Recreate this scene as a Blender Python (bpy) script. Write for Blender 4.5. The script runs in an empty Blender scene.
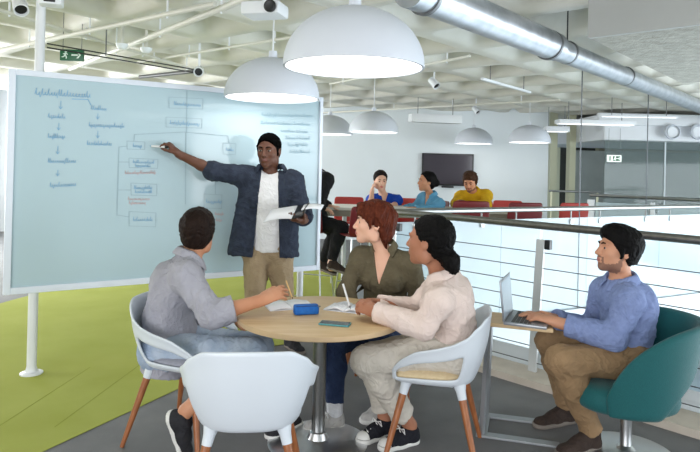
import bpy, bmesh, math, random
import numpy as np
from mathutils import Vector, Matrix
random.seed(7)
np.random.seed(7)
SC = bpy.context.scene
COL = SC.collection

# ------------------------------------------------------------------ camera
CAM_H = 1.5
PITCH, ROLL, FPX, CY = math.radians(-0.3157), math.radians(-1.337), 605.3, 163.58
_fw = np.array([0, math.cos(PITCH), -math.sin(PITCH)])
_up = np.array([0, math.sin(PITCH), math.cos(PITCH)])
_rt = np.array([1.0, 0, 0])
_cr = _rt * math.cos(ROLL) - _up * math.sin(ROLL)
_cu = _up * math.cos(ROLL) + _rt * math.sin(ROLL)
cd = bpy.data.cameras.new('camera')
cam = bpy.data.objects.new('camera', cd)
COL.objects.link(cam)
cd.sensor_width = 36.0
cd.lens = FPX / 700 * 36
cd.shift_y = -(226 - CY) / 700
cd.clip_end = 200
m = Matrix.Identity(4)
for i in range(3):
    m[i][0], m[i][1], m[i][2] = _cr[i], _cu[i], -_fw[i]
m[2][3] = CAM_H
cam.matrix_world = m
SC.camera = cam

def at(px, py, Y):
    """a point of the room seen in that direction of the 700x452 frame at depth Y"""
    d = _fw + _cr * ((px - 350) / FPX) - _cu * ((py - CY) / FPX)
    return d / d[1] * Y + np.array([0, 0, CAM_H])

def atz(px, py, z):
    d = _fw + _cr * ((px - 350) / FPX) - _cu * ((py - CY) / FPX)
    return d * ((z - CAM_H) / d[2]) + np.array([0, 0, CAM_H])

# ------------------------------------------------------------------ world, lights, exposure
W = bpy.data.worlds.new('world')
SC.world = W
W.use_nodes = True
bg = W.node_tree.nodes['Background']
bg.inputs[0].default_value = (0.86, 0.93, 1.0, 1)
bg.inputs[1].default_value = 0.66
SC.view_settings.view_transform = 'Standard'
SC.view_settings.look = 'None'
SC.view_settings.exposure = 0.10
SC.view_settings.gamma = 1.0
SC.view_settings.use_curve_mapping = False
try:
    SC.cycles.use_denoising = True
    SC.cycles.max_bounces = 8
    SC.cycles.transparent_max_bounces = 16
    SC.cycles.sample_clamp_indirect = 6
except Exception:
    pass

def area(name, loc, target, sx, sy, power, color=(1, 1, 1), spread=180):
    L = bpy.data.lights.new(name, 'AREA')
    L.shape = 'RECTANGLE'
    L.size, L.size_y, L.energy, L.color = sx, sy, power, color
    L.spread = math.radians(spread)
    o = bpy.data.objects.new(name, L)
    COL.objects.link(o)
    o.location = loc
    d = Vector(target) - Vector(loc)
    o.rotation_euler = d.to_track_quat('-Z', 'Y').to_euler()
    return o

area('window_light_behind', (-2.5, -3.2, 1.6), (-0.2, 3.5, 1.4), 6.0, 2.0, 275, (0.98, 0.98, 1.0))
area('atrium_daylight', (11.0, 5.0, -0.4), (4.5, 6.5, -1.2), 7.0, 4.5, 800, (0.88, 0.95, 1.0))
area('atrium_bounce', (6.0, 7.0, -2.9), (5.0, 7.0, 3.0), 7.0, 6.0, 240, (0.90, 0.95, 1.0))  # added lamp, stands in for daylight bounced up to the ceiling
area('window_light_right', (6.0, 0.5, 1.6), (0.5, 3.8, 1.2), 3.0, 2.0, 120, (0.92, 0.96, 1.0))
area('far_room_light', (-6.5, 9.5, 1.7), (0.0, 11.5, 1.6), 3.5, 1.8, 330, (0.95, 0.98, 1.0))  # unseen fill, added to brighten the far wall
area('left_room_light', (-6.5, 5.0, 1.6), (-1.0, 6.5, 1.9), 3.0, 2.0, 130, (0.98, 0.98, 1.0))  # another added fill, out of view, brightens the left and back

# ------------------------------------------------------------------ materials
def S(r, g, b):
    def f(c):
        c /= 255.0
        return c / 12.92 if c <= 0.04045 else ((c + 0.055) / 1.055) ** 2.4
    return (f(r), f(g), f(b), 1.0)

def mat(name, col, rough=0.5, metal=0.0, var=0.0, scale=20.0, bump=0.0, bscale=None, spec=0.5,
        sheen=0.0, emit=None, estr=0.0, coat=0.0, stretch=None, col2=None, detail=4.0):
    M = bpy.data.materials.new(name)
    M.use_nodes = True
    nt = M.node_tree
    b = nt.nodes['Principled BSDF']
    b.inputs['Base Color'].default_value = col
    b.inputs['Roughness'].default_value = rough
    b.inputs['Metallic'].default_value = metal
    b.inputs['Specular IOR Level'].default_value = spec
    b.inputs['Sheen Weight'].default_value = sheen
    b.inputs['Coat Weight'].default_value = coat
    if emit:
        b.inputs['Emission Color'].default_value = emit
        b.inputs['Emission Strength'].default_value = estr
    if var or bump or col2:
        tc = nt.nodes.new('ShaderNodeTexCoord')
        mp = nt.nodes.new('ShaderNodeMapping')
        nt.links.new(tc.outputs['Object'], mp.inputs[0])
        if stretch:
            mp.inputs['Scale'].default_value = stretch
    if var or col2:
        n = nt.nodes.new('ShaderNodeTexNoise')
        n.inputs['Scale'].default_value = scale
        n.inputs['Detail'].default_value = detail
        nt.links.new(mp.outputs[0], n.inputs['Vector'])
        r = nt.nodes.new('ShaderNodeValToRGB')
        r.color_ramp.elements[0].position = 0.3
        r.color_ramp.elements[1].position = 0.7
        c2 = col2 if col2 else tuple(min(1, c * (1 + var)) for c in col[:3]) + (1,)
        c1 = col if col2 else tuple(c * (1 - var) for c in col[:3]) + (1,)
        r.color_ramp.elements[0].color = c1
        r.color_ramp.elements[1].color = c2
        nt.links.new(n.outputs['Fac'], r.inputs[0])
        nt.links.new(r.outputs[0], b.inputs['Base Color'])
    if bump:
        n2 = nt.nodes.new('ShaderNodeTexNoise')
        n2.inputs['Scale'].default_value = bscale or scale
        n2.inputs['Detail'].default_value = 3
        nt.links.new(mp.outputs[0], n2.inputs['Vector'])
        bp = nt.nodes.new('ShaderNodeBump')
        bp.inputs['Strength'].default_value = bump
        bp.inputs['Distance'].default_value = 0.01
        nt.links.new(n2.outputs['Fac'], bp.inputs['Height'])
        nt.links.new(bp.outputs[0], b.inputs['Normal'])
    return M

def glass(name, tint, opaq, rough=0.05):
    """sheet glass: part see-through, part pale reflecting"""
    M = bpy.data.materials.new(name)
    M.use_nodes = True
    nt = M.node_tree
    out = nt.nodes['Material Output']
    b = nt.nodes['Principled BSDF']
    b.inputs['Base Color'].default_value = tint
    b.inputs['Roughness'].default_value = rough
    t = nt.nodes.new('ShaderNodeBsdfTransparent')
    t.inputs[0].default_value = (0.95, 0.98, 0.97, 1)
    mx = nt.nodes.new('ShaderNodeMixShader')
    mx.inputs[0].default_value = opaq
    nt.links.new(t.outputs[0], mx.inputs[1])
    nt.links.new(b.outputs[0], mx.inputs[2])
    nt.links.new(mx.outputs[0], out.inputs[0])
    return M

def emat(name, col, s):
    return mat(name, (0.9, 0.9, 0.9, 1), 0.5, emit=col, estr=s)

# ------------------------------------------------------------------ mesh building
class MB:
    def __init__(s):
        s.bm = bmesh.new()
    def quad(s, pts, mi=0):
        f = s.bm.faces.new([s.bm.verts.new(tuple(p)) for p in pts]); f.material_index = mi
        return f
    def hull(s, lo, hi, M=None, bev=0.0, mi=0):
        r = bmesh.ops.create_cube(s.bm, size=1.0)
        vs = r['verts']
        c = [(lo[i] + hi[i]) / 2 for i in range(3)]
        d = [hi[i] - lo[i] for i in range(3)]
        for v in vs:
            v.co = Vector([c[i] + v.co[i] * d[i] for i in range(3)])
        fs = {f for v in vs for f in v.link_faces}
        if bev:
            es = list({e for v in vs for e in v.link_edges})
            r = bmesh.ops.bevel(s.bm, geom=es, offset=bev, segments=2, affect='EDGES', profile=0.6)
            vs = list({v for f in r['faces'] for v in f.verts} | {v for v in vs if v.is_valid})
            fs = {f for v in vs for f in v.link_faces}
        for f in fs:
            f.material_index = mi
        if M is not None:
            bmesh.ops.transform(s.bm, matrix=M, verts=vs)
        return s
    def tube(s, pts, r, n=10, caps=True, mi=0, flat=None):
        pts = [Vector(p) for p in pts]
        rings = []
        prev = None
        for i, p in enumerate(pts):
            t = (pts[min(i + 1, len(pts) - 1)] - pts[max(i - 1, 0)]).normalized()
            if prev is None:
                a = Vector((0, 0, 1)) if abs(t.z) < 0.9 else Vector((1, 0, 0))
                x = t.cross(a).normalized()
            else:
                x = (prev - t * prev.dot(t)).normalized()
            prev = x
            y = t.cross(x)
            rr = r[i] if isinstance(r, (list, tuple)) else r
            k = flat or 1.0
            rings.append([s.bm.verts.new(p + (x * math.cos(2 * math.pi * j / n) + y * k * math.sin(2 * math.pi * j / n)) * rr) for j in range(n)])
        for a, b in zip(rings, rings[1:]):
            for j in range(n):
                f = s.bm.faces.new((a[j], a[(j + 1) % n], b[(j + 1) % n], b[j])); f.material_index = mi
        if caps:
            f = s.bm.faces.new(rings[0][::-1]); f.material_index = mi
            f = s.bm.faces.new(rings[-1]); f.material_index = mi
        return s
    def lathe(s, prof, c=(0, 0, 0), n=48, mi=0, M=None):
        rings = []
        new = []
        for r, z in prof:
            if r < 1e-6:
                rings.append([s.bm.verts.new((c[0], c[1], c[2] + z))])
            else:
                rings.append([s.bm.verts.new((c[0] + r * math.cos(2 * math.pi * j / n), c[1] + r * math.sin(2 * math.pi * j / n), c[2] + z)) for j in range(n)])
            new += rings[-1]
        for a, b in zip(rings, rings[1:]):
            for j in range(n):
                k = (j + 1) % n
                vs = [a[0] if len(a) == 1 else a[j]]
                if len(a) > 1: vs.append(a[k])
                vs.append(b[0] if len(b) == 1 else b[k])
                if len(b) > 1: vs.append(b[j])
                try:
                    f = s.bm.faces.new(vs); f.material_index = mi
                except ValueError:
                    pass
        if M is not None:
            bmesh.ops.transform(s.bm, matrix=M, verts=new)
        return s
    def prism(s, poly, z0, z1, mi=0, M=None):
        a = [s.bm.verts.new((p[0], p[1], z0)) for p in poly]
        b = [s.bm.verts.new((p[0], p[1], z1)) for p in poly]
        fs = [s.bm.faces.new(a[::-1]), s.bm.faces.new(b)]
        n = len(poly)
        for i in range(n):
            fs.append(s.bm.faces.new((a[i], a[(i + 1) % n], b[(i + 1) % n], b[i])))
        for f in fs: f.material_index = mi
        if M is not None:
            bmesh.ops.transform(s.bm, matrix=M, verts=a + b)
        return s
    def grid(s, P, mi=0, closed_u=False):
        P = [[s.bm.verts.new(tuple(p)) for p in row] for row in P]
        for i in range(len(P) - 1):
            nn = len(P[i])
            for j in range(nn if closed_u else nn - 1):
                k = (j + 1) % nn
                f = s.bm.faces.new((P[i][j], P[i][k], P[i + 1][k], P[i + 1][j])); f.material_index = mi
        return s
    def build(s, name, mats, parent=None, smooth=35, bevel=0.0, sub=0, solid=0.0):
        bmesh.ops.recalc_face_normals(s.bm, faces=s.bm.faces)
        me = bpy.data.meshes.new(name)
        s.bm.to_mesh(me)
        s.bm.free()
        return link(name, me, mats, parent, smooth, bevel, sub, solid)

def link(name, me, mats, parent=None, smooth=35, bevel=0.0, sub=0, solid=0.0):
    o = bpy.data.objects.new(name, me)
    COL.objects.link(o)
    for mm in (mats if isinstance(mats, (list, tuple)) else [mats]):
        me.materials.append(mm)
    if smooth:
        me.polygons.foreach_set('use_smooth', [True] * len(me.polygons))
        if smooth < 180:
            try:
                me.set_sharp_from_angle(angle=math.radians(smooth))
            except Exception:
                pass
    if solid:
        md = o.modifiers.new('solid', 'SOLIDIFY'); md.thickness = solid; md.offset = 0
    if sub:
        md = o.modifiers.new('sub', 'SUBSURF'); md.levels = sub; md.render_levels = sub
    if bevel:
        md = o.modifiers.new('bevel', 'BEVEL'); md.width = bevel; md.segments = 2; md.limit_method = 'ANGLE'
    if parent is not None:
        o.parent = parent
        # geometry below is given in room coordinates unless the parent stands at the origin
    return o

def tag(o, label=None, cat=None, group=None, kind=None):
    if label: o['label'] = label
    if cat: o['category'] = cat
    if group: o['group'] = group
    if kind: o['kind'] = kind
    return o

def empty(name, loc, rz=0.0, label=None, cat=None, group=None):
    o = bpy.data.objects.new(name, None)
    COL.objects.link(o)
    o.location = loc
    o.rotation_euler = (0, 0, rz)
    o.empty_display_size = 0.1
    return tag(o, label, cat, group)

def copy_tree(o, parent=None):
    c = o.copy()
    COL.objects.link(c)
    c.parent = parent
    for ch in list(o.children):
        copy_tree(ch, c)
    return c

def struct(o):
    o['kind'] = 'structure'
    return o

def rotz(a): return Matrix.Rotation(a, 4, 'Z')
def T(x, y, z): return Matrix.Translation((x, y, z))

U = np.array([math.cos(-0.719), math.sin(-0.719), 0])      # along the near railing
V = np.array([-U[1], U[0], 0])                              # along the duct
UV = Matrix(((U[0], V[0], 0, 0), (U[1], V[1], 0, 0), (0, 0, 1, 0), (0, 0, 0, 1)))
AUV = math.atan2(U[1], U[0])
# ------------------------------------------------------------------ material library
def carpet(name, c, c2):
    return mat(name, c, 0.95, var=0.0, scale=260, bump=0.25, bscale=420, spec=0.15, col2=c2)
MT = dict(
    carpet_dark=mat('dark_carpet', S(104, 104, 106), 0.6, scale=3.2, col2=S(120, 120, 120), bump=0.2, bscale=350, spec=0.35),
    carpet_green=mat('green_carpet', S(162, 169, 78), 0.9, scale=2.2, col2=S(171, 178, 90), bump=0.2, bscale=350, spec=0.2),
    carpet_taupe=mat('taupe_carpet', S(140, 138, 136), 0.9, scale=3, col2=S(150, 148, 144)),
    seam=mat('carpet_seam', S(146, 156, 56), 0.95),
    ceiling=mat('ceiling_plaster', S(206, 205, 194), 0.5, scale=2.5, col2=S(218, 217, 208), spec=0.5),
    wall=mat('white_wall', S(226, 234, 238), 0.6, var=0.02, scale=1.5),
    beige=mat('beige_wall', S(196, 190, 168), 0.7, var=0.03, scale=2),
    cream=mat('cream_column', S(214, 214, 186), 0.5),
    concrete=mat('rough_concrete', S(150, 148, 138), 0.95, scale=14, col2=S(176, 174, 164), bump=0.9, bscale=45),
    beam=mat('painted_beam', S(176, 178, 176), 0.7, var=0.03, scale=3),
    white=mat('white_paint', S(226, 230, 234), 0.4, var=0.015, scale=6),
    pipe=mat('white_pipe', S(208, 208, 198), 0.45, var=0.03, scale=5),
    duct=mat('galvanised_duct', S(168, 174, 180), 0.36, metal=0.8, scale=9, col2=S(196, 200, 206), bump=0.15, bscale=14),
    steel=mat('brushed_steel', S(150, 152, 152), 0.28, metal=1.0, scale=30, col2=S(166, 168, 168), stretch=(1, 1, 20)),
    rail_steel=mat('satin_rail_steel', S(122, 120, 114), 0.38, metal=0.9, scale=30, col2=S(138, 136, 130)),
    chrome=mat('chrome', S(206, 208, 210), 0.33, metal=1.0, var=0.03, scale=4),
    grey_metal=mat('grey_metal', S(120, 122, 124), 0.4, metal=0.6, var=0.04, scale=12),
    table_frame=mat('table_frame_steel', S(158, 162, 166), 0.4, metal=0.4, var=0.03, scale=12),
    brown_wall=mat('brown_wall', S(142, 126, 106), 0.7, var=0.04, scale=2),
    post=mat('painted_post', S(206, 210, 210), 0.4, metal=0.2, var=0.02, scale=8),
    wire=mat('steel_wire', S(92, 96, 100), 0.4, metal=0.6, var=0.03),
    black=mat('black_plastic', S(24, 25, 28), 0.4, var=0.08, scale=10),
    dark_glass=mat('dark_screen', S(52, 46, 54), 0.1, var=0.03, scale=3, spec=0.6),
    board=mat('pale_blue_board_glass', S(180, 203, 211), 0.07, var=0.012, scale=1.5, spec=0.35),
    board_frame=mat('board_frame', S(226, 234, 246), 0.35, var=0.01),
    ink_blue=mat('blue_ink', S(122, 172, 208), 0.6, scale=40, col2=S(148, 188, 216)),
    ink_grey=mat('grey_ink', S(156, 180, 190), 0.6, var=0.05, scale=40),
    ink_red=mat('red_ink', S(206, 176, 176), 0.6, var=0.05, scale=40),
    ink_pale=mat('pale_ink', S(160, 190, 203), 0.6, var=0.04, scale=40),
    lamp_shell=mat('lamp_shell', S(212, 218, 227), 0.45, var=0.01, scale=4),
    lamp_glow=emat('lamp_glow', (1.0, 0.97, 0.92, 1), 3.0),
    tube_glow=emat('tube_glow', (0.95, 0.98, 1.0, 1), 1.1),  # added glow keeps the long strips whitish, they are not lit themselves
    oak=mat('pale_oak', S(204, 172, 128), 0.4, scale=5, col2=S(218, 190, 148), stretch=(1, 9, 9), detail=6),
    oak_edge=mat('oak_edge', S(206, 178, 140), 0.5, var=0.05, scale=9),
    walnut=mat('brown_wood_leg', S(140, 84, 48), 0.42, scale=12, col2=S(168, 104, 62), stretch=(6, 6, 1)),
    shell=mat('white_shell_plastic', S(214, 222, 230), 0.32, var=0.01, scale=4),
    cushion=mat('beige_cushion', S(212, 190, 150), 0.9, scale=60, col2=S(222, 202, 166), bump=0.3, bscale=200, sheen=0.3),
    grey_pad=mat('grey_pad', S(150, 152, 164), 0.85, var=0.05, scale=50),
    teal=mat('teal_upholstery', S(0, 84, 88), 0.75, scale=160, col2=S(4, 94, 96), bump=0.25, bscale=300, sheen=0.15),
    red_plastic=mat('red_chair_shell', S(196, 66, 60), 0.4, var=0.03, scale=6),
    dark_red=mat('dark_red_chair_shell', S(112, 24, 28), 0.4, var=0.03, scale=6),
    table_top_bar=mat('pale_bar_top', S(226, 222, 210), 0.35, var=0.02, scale=6),
    bar_edge=mat('grey_brown_bar_edge', S(140, 132, 116), 0.5, var=0.04, scale=8),
    atrium=mat('bright_atrium_floor', S(196, 216, 228), 0.35, scale=0.6, col2=S(210, 226, 236)),
    slab=mat('slab_edge', S(206, 214, 218), 0.6, var=0.02, scale=4),
    curb=mat('beige_curb', S(190, 180, 166), 0.7, scale=6, col2=S(206, 196, 182)),
    glass_rail=glass('pale_balustrade_glass', S(214, 230, 238), 0.5),
    glass_clear=glass('clear_wall_glass', S(120, 134, 134), 0.35, 0.06),
    laptop=mat('laptop_grey', S(152, 155, 160), 0.35, metal=0.5, var=0.03),
    laptop_screen=mat('laptop_screen', S(190, 204, 216), 0.25, var=0.04, scale=6),
    paper=mat('white_paper', S(236, 238, 242), 0.7, var=0.015, scale=12),
    print_ink=mat('page_print', S(150, 156, 166), 0.8, var=0.1, scale=60),
    blue_case=mat('blue_fabric', S(16, 92, 176), 0.7, scale=50, col2=S(24, 108, 192), bump=0.2, bscale=200),
    zipper=mat('zipper_dark_blue', S(10, 48, 110), 0.5, var=0.05),
    phone_side=mat('teal_phone', S(66, 140, 146), 0.35, var=0.03),
    phone_glass=mat('phone_glass', S(40, 62, 70), 0.12, var=0.04, scale=8),
    exit_green=emat('exit_green', S(20, 104, 70), 0.05),
    exit_green_mat=mat('exit_sign_green', S(14, 92, 58), 0.4, var=0.02),
    exit_white=mat('exit_sign_white', S(214, 232, 224), 0.4, var=0.02),
    exit_lit=emat('exit_lit_white', (0.85, 1.0, 0.9, 1), 0.5),
    office=mat('dim_office', S(150, 154, 150), 0.8, scale=1.2, col2=S(176, 180, 176)),
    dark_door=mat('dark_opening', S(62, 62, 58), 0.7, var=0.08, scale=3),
    wood_pencil=mat('yellow_pencil', S(206, 168, 110), 0.5, var=0.04),
    pen_white=mat('white_pen', S(230, 232, 234), 0.3, var=0.02),
    navy_chair=mat('navy_fabric', S(30, 44, 70), 0.8, var=0.05, scale=40),
)

# ------------------------------------------------------------------ the setting
Z_CEIL = 2.70
def flat(name, poly, z0, z1, m):
    return struct(MB().prism(poly, z0, z1).build(name, m, smooth=0))

corner = np.array([0.40, 5.53, 0])                          # corner of the gallery opening
r1 = np.array([2.151, 3.705, 0]); dU = (r1 - corner) / np.linalg.norm((r1 - corner)[:2])
r2 = np.array([4.469, 7.712, 0]); dV = (r2 - corner) / np.linalg.norm((r2 - corner)[:2])
p_near = corner + dU * 5.0
p_far = corner + dV * 6.5
p_far2 = p_far + np.array([3.5, 1.0, 0])
# floor slab of the gallery level: near part and far part round the opening
ga, gb = np.array([-1.537, 3.127]), np.array([-0.632, 4.999])   # near edge of the green carpet
gd = (gb - ga) / np.linalg.norm(gb - ga)
A0 = ga - gd * 7; A1 = ga + gd * 2.08
A2 = ga + gd * 13
floor_poly = [(-8, -5), (p_near[0], -5), (p_near[0], p_near[1]), (corner[0], corner[1]), (p_far[0], p_far[1]), (p_far[0] + 0.3, 12.6), (-8, 12.6)]
flat('floor', floor_poly, -0.35, 0.0, MT['carpet_dark'])
g_poly = [tuple(A0), tuple(ga), tuple(A1), (0.42, 5.72), (p_far[0], p_far[1] + 0.06), (p_far[0], 9.2), (-3.0, 8.7), (-3.55, 6.45), (-3.6, 6.2), (-7.5, 1.0), (-7.5, -5)]
flat('floor_green_carpet', g_poly, 0.0005, 0.004, MT['carpet_green'])
sm = MB()
for (a, b) in (((-2.12, 1.0), (-1.85, 4.4)), ((-1.62, 3.4), (-1.35, 6.2))):
    d = np.array(b) - np.array(a); n = np.array([-d[1], d[0]]) / np.linalg.norm(d) * 0.004
    sm.prism([tuple(np.array(a) - n), tuple(np.array(b) - n), tuple(np.array(b) + n), tuple(np.array(a) + n)], 0.004, 0.0046)
struct(sm.build('floor_carpet_seams', MT['seam'], smooth=0))
flat('atrium_floor', [(-3, -3), (16, -3), (16, 19), (-3, 19)], -3.3, -3.2, MT['atrium'])

# white paint on the edges of the slab round the opening
sl = MB()
for a, b in ((corner, p_near), (corner, p_far)):
    d = (b - a) / np.linalg.norm(b - a); n = np.array([-d[1], d[0], 0]) * 0.02
    if np.dot(n, np.array([1, 0.2, 0])) < 0: n = -n
    sl.prism([tuple(a[:2]), tuple(b[:2]), tuple((b + n)[:2]), tuple((a + n)[:2])], -0.36, 0.0)
struct(sl.build('trim_slab_edge', MT['slab'], smooth=0))
# beige kerb along the near railing
n_in = np.array([-dU[1], dU[0], 0]); n_in = n_in if n_in[0] < 0 else -n_in
k0 = corner - dU * 0.15
flat('trim_kerb', [tuple((k0 + n_in * 0.28)[:2]), tuple((p_near + n_in * 0.28)[:2]), tuple(p_near[:2]), tuple(k0[:2])], 0.0, 0.05, MT['curb'])

# ceiling: a waffle of ribs and vaulted pans, one continuous surface
def waffle():
    mb = MB()
    n = 0.046
    us = np.arange(-12, 10.01, n); vs = np.arange(-5, 17.01, n)
    cell = 0.92
    uu, vv = np.meshgrid(us, vs)
    def rib(x):
        d = np.abs((x / cell + 0.5) % 1.0 - 0.5) * cell     # distance to the nearest rib
        t = np.clip((d - 0.055) / 0.17, 0, 1)
        return t * t * (3 - 2 * t)
    z = Z_CEIL + 0.24 * np.minimum(rib(uu + 0.35), 1) * rib(vv + 0.2)
    X = uu * U[0] + vv * V[0]; Y = uu * U[1] + vv * V[1]
    keep = (X > -8.2) & (X < 12.5) & (Y > -3) & (Y < 16)
    idx = -np.ones(uu.shape, int)
    verts, faces = [], []
    kk = np.argwhere(keep)
    for c, (i, j) in enumerate(kk): idx[i, j] = c
    verts = np.stack([X[keep], Y[keep], z[keep]], -1).tolist()
    for i in range(len(vs) - 1):
        for j in range(len(us) - 1):
            q = (idx[i, j], idx[i + 1, j], idx[i + 1, j + 1], idx[i, j + 1])
            if min(q) >= 0: faces.append(q)
    me = bpy.data.meshes.new('ceiling')
    me.from_pydata(verts, [], faces)
    return struct(link('ceiling', me, MT['ceiling'], smooth=60))
waffle()

# walls
WALL_Y = 12.5
flat('wall_far', [(-8, WALL_Y), (4.09, WALL_Y), (4.09, WALL_Y + 0.2), (-8, WALL_Y + 0.2)], -0.3, 2.95, MT['wall'])
flat('wall_left', [(-8.2, -4), (-8, -4), (-8, WALL_Y), (-8.2, WALL_Y)], 0, 2.95, MT['brown_wall'])
# recess to the right of the white wall with two cream columns
flat('wall_recess', [(4.0, 15.6), (12.5, 15.6), (12.5, 15.8), (4.0, 15.8)], -3.2, 3.0, MT['beige'])
flat('wall_right', [(12.5, 4), (12.7, 4), (12.7, 15.8), (12.5, 15.8)], -3.2, 3.0, MT['wall'])
flat('floor_far_gallery', [(p_far[0] + 0.3, 10.9), (4.3, 10.9), (9.5, 6.4), (12.5, 6.4), (12.5, 15.7), (p_far[0] + 0.3, 15.7)], -0.35, 0.0, MT['slab'])
for i, (x, w) in enumerate(((4.2, 0.16), (4.62, 0.13))):
    struct(MB().hull((x, WALL_Y + 0.25, 0), (x + w, WALL_Y + 0.45, 2.9)).build('trim_cream_column_%d' % i if i else 'trim_cream_column', MT['cream'], smooth=0))
# dark doorway in the recess
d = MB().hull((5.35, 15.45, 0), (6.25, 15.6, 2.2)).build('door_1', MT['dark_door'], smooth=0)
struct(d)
fr = MB().hull((5.27, 15.42, 0), (5.35, 15.6, 2.28)).hull((6.25, 15.42, 0), (6.33, 15.6, 2.28)).hull((5.27, 15.42, 2.2), (6.33, 15.6, 2.28)).build('door_frame', MT['cream'], smooth=0)
fr.parent = d
# glazed office: floor-to-soffit panes
gy = 11.6
ob = MB().hull((5.6, 15.2, 0), (12.4, 15.5, 2.05)).build('wall_office_back', MT['office'], smooth=0)
struct(ob)
for i, (xa, xb) in enumerate(((4.88, 6.05), (6.08, 8.4), (8.43, 11.6))):
    y_a, y_b = gy + (xa - 4.88) * 0.05, gy + (xb - 4.88) * 0.05
    o = MB().prism([(xa, y_a), (xb, y_b), (xb, y_b + 0.02), (xa, y_a + 0.02)], 0, 2.12).build('window_%d' % (i + 1), MT['glass_clear'], smooth=0)
    struct(o)
    o2 = MB().hull((xb + 0.002, y_b - 0.01, 0), (xb + 0.028, y_b + 0.03, 2.12)).build('window_mullion', MT['slab'], smooth=0)
    o2.parent = o
# white bulkhead over the office
bk = MB().hull((4.75, 11.35, 2.12), (12.4, 15.5, 2.62)).hull((4.6, 11.25, 2.40), (12.4, 11.35, 2.62))
struct(bk.build('wall_bulkhead', MT['white'], smooth=0, bevel=0.02))
# big concrete soffit near the right
struct(MB().hull((-1.56, 4.32, 2.45), (4.4, 7.0, 2.95), UV).build('ceiling_soffit', MT['concrete'], smooth=0))
struct(MB().hull((-1.56, 4.29, 2.445), (4.4, 4.32, 2.95), UV).build('ceiling_soffit_face', MT['beam'], smooth=0))  # smooth near face, the light falling on it is put into its colour
# ------------------------------------------------------------------ things under the ceiling
def uvp(u, v, z): return Vector((U[0] * u + V[0] * v, U[1] * u + V[1] * v, z))
duct = empty('ventilation_duct', uvp(-1.975, 5, 2.5), 0, 'long silver round duct running under the ceiling towards the right', 'duct')
def adopt(root, *parts):
    bpy.context.view_layer.update()
    off = root.location.copy()
    for p in parts:
        p.data.transform(Matrix.Translation(-off))
        p.parent = root
    return root
seg1 = MB().tube([uvp(-1.975, 2.72, 2.5), uvp(-1.975, 4.72, 2.5)], 0.111, 32).build('duct_section', MT['duct'])
seg2 = MB().tube([uvp(-1.975, 4.72, 2.49), uvp(-1.975, 14.0, 2.49)], 0.09, 32).build('duct_section', MT['duct'])
adopt(duct, seg1, seg2)
for v, r in ((4.6, 0.118), (4.97, 0.097), (6.5, 0.097), (2.88, 0.118)):
    o = MB().tube([uvp(-1.975, v - 0.013, 2.495), uvp(-1.975, v + 0.013, 2.495)], r, 32).build('joint_ring', MT['grey_metal'])
    adopt(duct, o)
for v in (4.97, 2.88):
    o = MB().tube([uvp(-1.975, v, 2.58), uvp(-1.975, v, 2.9)], 0.006, 6).build('hanger_rod', MT['black'])
    adopt(duct, o)

# white conduits under the waffle ceiling
PIPES = [
    (atz(-40, 58.5, 2.6), atz(215, 4, 2.6), 0.020, 'white pipe rising from the left edge over the exit sign'),
    (atz(70, 69, 2.6), atz(262, -8, 2.6), 0.026, 'thick white pipe rising from the whiteboard top edge to the projector'),
    (atz(-40, -2, 2.62), atz(205, 73, 2.62), 0.016, 'white pipe falling towards the spotlight at the dark rail end'),
    (atz(138, 62, 2.63), atz(300, 36, 2.63), 0.014, 'thin white pipe running behind the second dome lamp'),
    (atz(330, 84, 2.62), atz(470, 56, 2.62), 0.014, 'white pipe behind the right rim of the largest dome lamp'),
    (atz(320, 113, 2.6), atz(560, 100, 2.6), 0.018, 'long white pipe before the far end of the ceiling'),
]
for a, b, r, lab in PIPES:
    pa, pb = Vector(a), Vector(b)
    o = empty('ceiling_pipe', (pa + pb) / 2, 0, lab, 'pipe', 'pipes under the ceiling')
    adopt(o, MB().tube([pa, pb], r, 10).build('pipe_tube', MT['pipe']))
    n = 4
    for k in range(n):
        q = pa.lerp(pb, (k + 0.5) / n)
        adopt(o, MB().tube([q + Vector((0, 0, -r - 0.012)), q + Vector((0, 0, 0.34))], 0.008, 8).build('pipe_clamp', MT['white']))

# pendant lamps: white half domes
def dome_lamp(loc, R, label):
    root = empty('pendant_lamp', loc, 0, label, 'lamp', 'white dome pendant lamps')
    prof = []
    H = R * 0.83
    for i in range(25):
        a = math.pi / 2 * i / 24
        prof.append((R * math.cos(a) if i < 24 else 0.02, H * math.sin(a)))
    inner = [(max(r - 0.012, 0.0), max(z - 0.010, 0.004)) for r, z in prof][::-1]
    sh = MB().lathe([(R - 0.012, -0.012)] + [(R, -0.012)] + prof + [(0.018, H)] + inner + [(R - 0.012, -0.012)], n=72).build('shade', MT['lamp_shell'], root, smooth=50)
    df = MB().lathe([(0, 0.012), (R * 0.5, 0.012), (R - 0.016, 0.0)], n=64).build('diffuser', MT['lamp_glow'], root, smooth=60)
    cp = MB().lathe([(0.0, H + 0.05), (0.03, H + 0.05), (0.035, H - 0.01)], n=24).build('cap', MT['lamp_shell'], root)
    cb = MB().tube([(0, 0, H + 0.04), (0, 0, Z_CEIL - loc[2] + 0.26)], 0.006, 8).build('cord', MT['white'], root)
    return root
LAMP_Z = 2.017
lamps = [((0.007, 3.09), 0.36, 'largest white dome pendant lamp hanging over the round table'),
         ((-0.605, 4.60), 0.36, 'second largest white dome pendant lamp, above the presenter and the whiteboard'),
         ((0.33, 8.75), 0.36, 'white dome pendant lamp just right of the whiteboard, between its neighbour and the ceiling screen'),
         ((-0.33, 9.6), 0.36, 'white dome pendant lamp half hidden by the whiteboard right edge'),
         ((2.40, 11.8), 0.37, 'small far white dome pendant lamp above the wall television'),
         ((3.19, 10.8), 0.37, 'rightmost far white dome pendant lamp, right of the wall television')]
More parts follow.
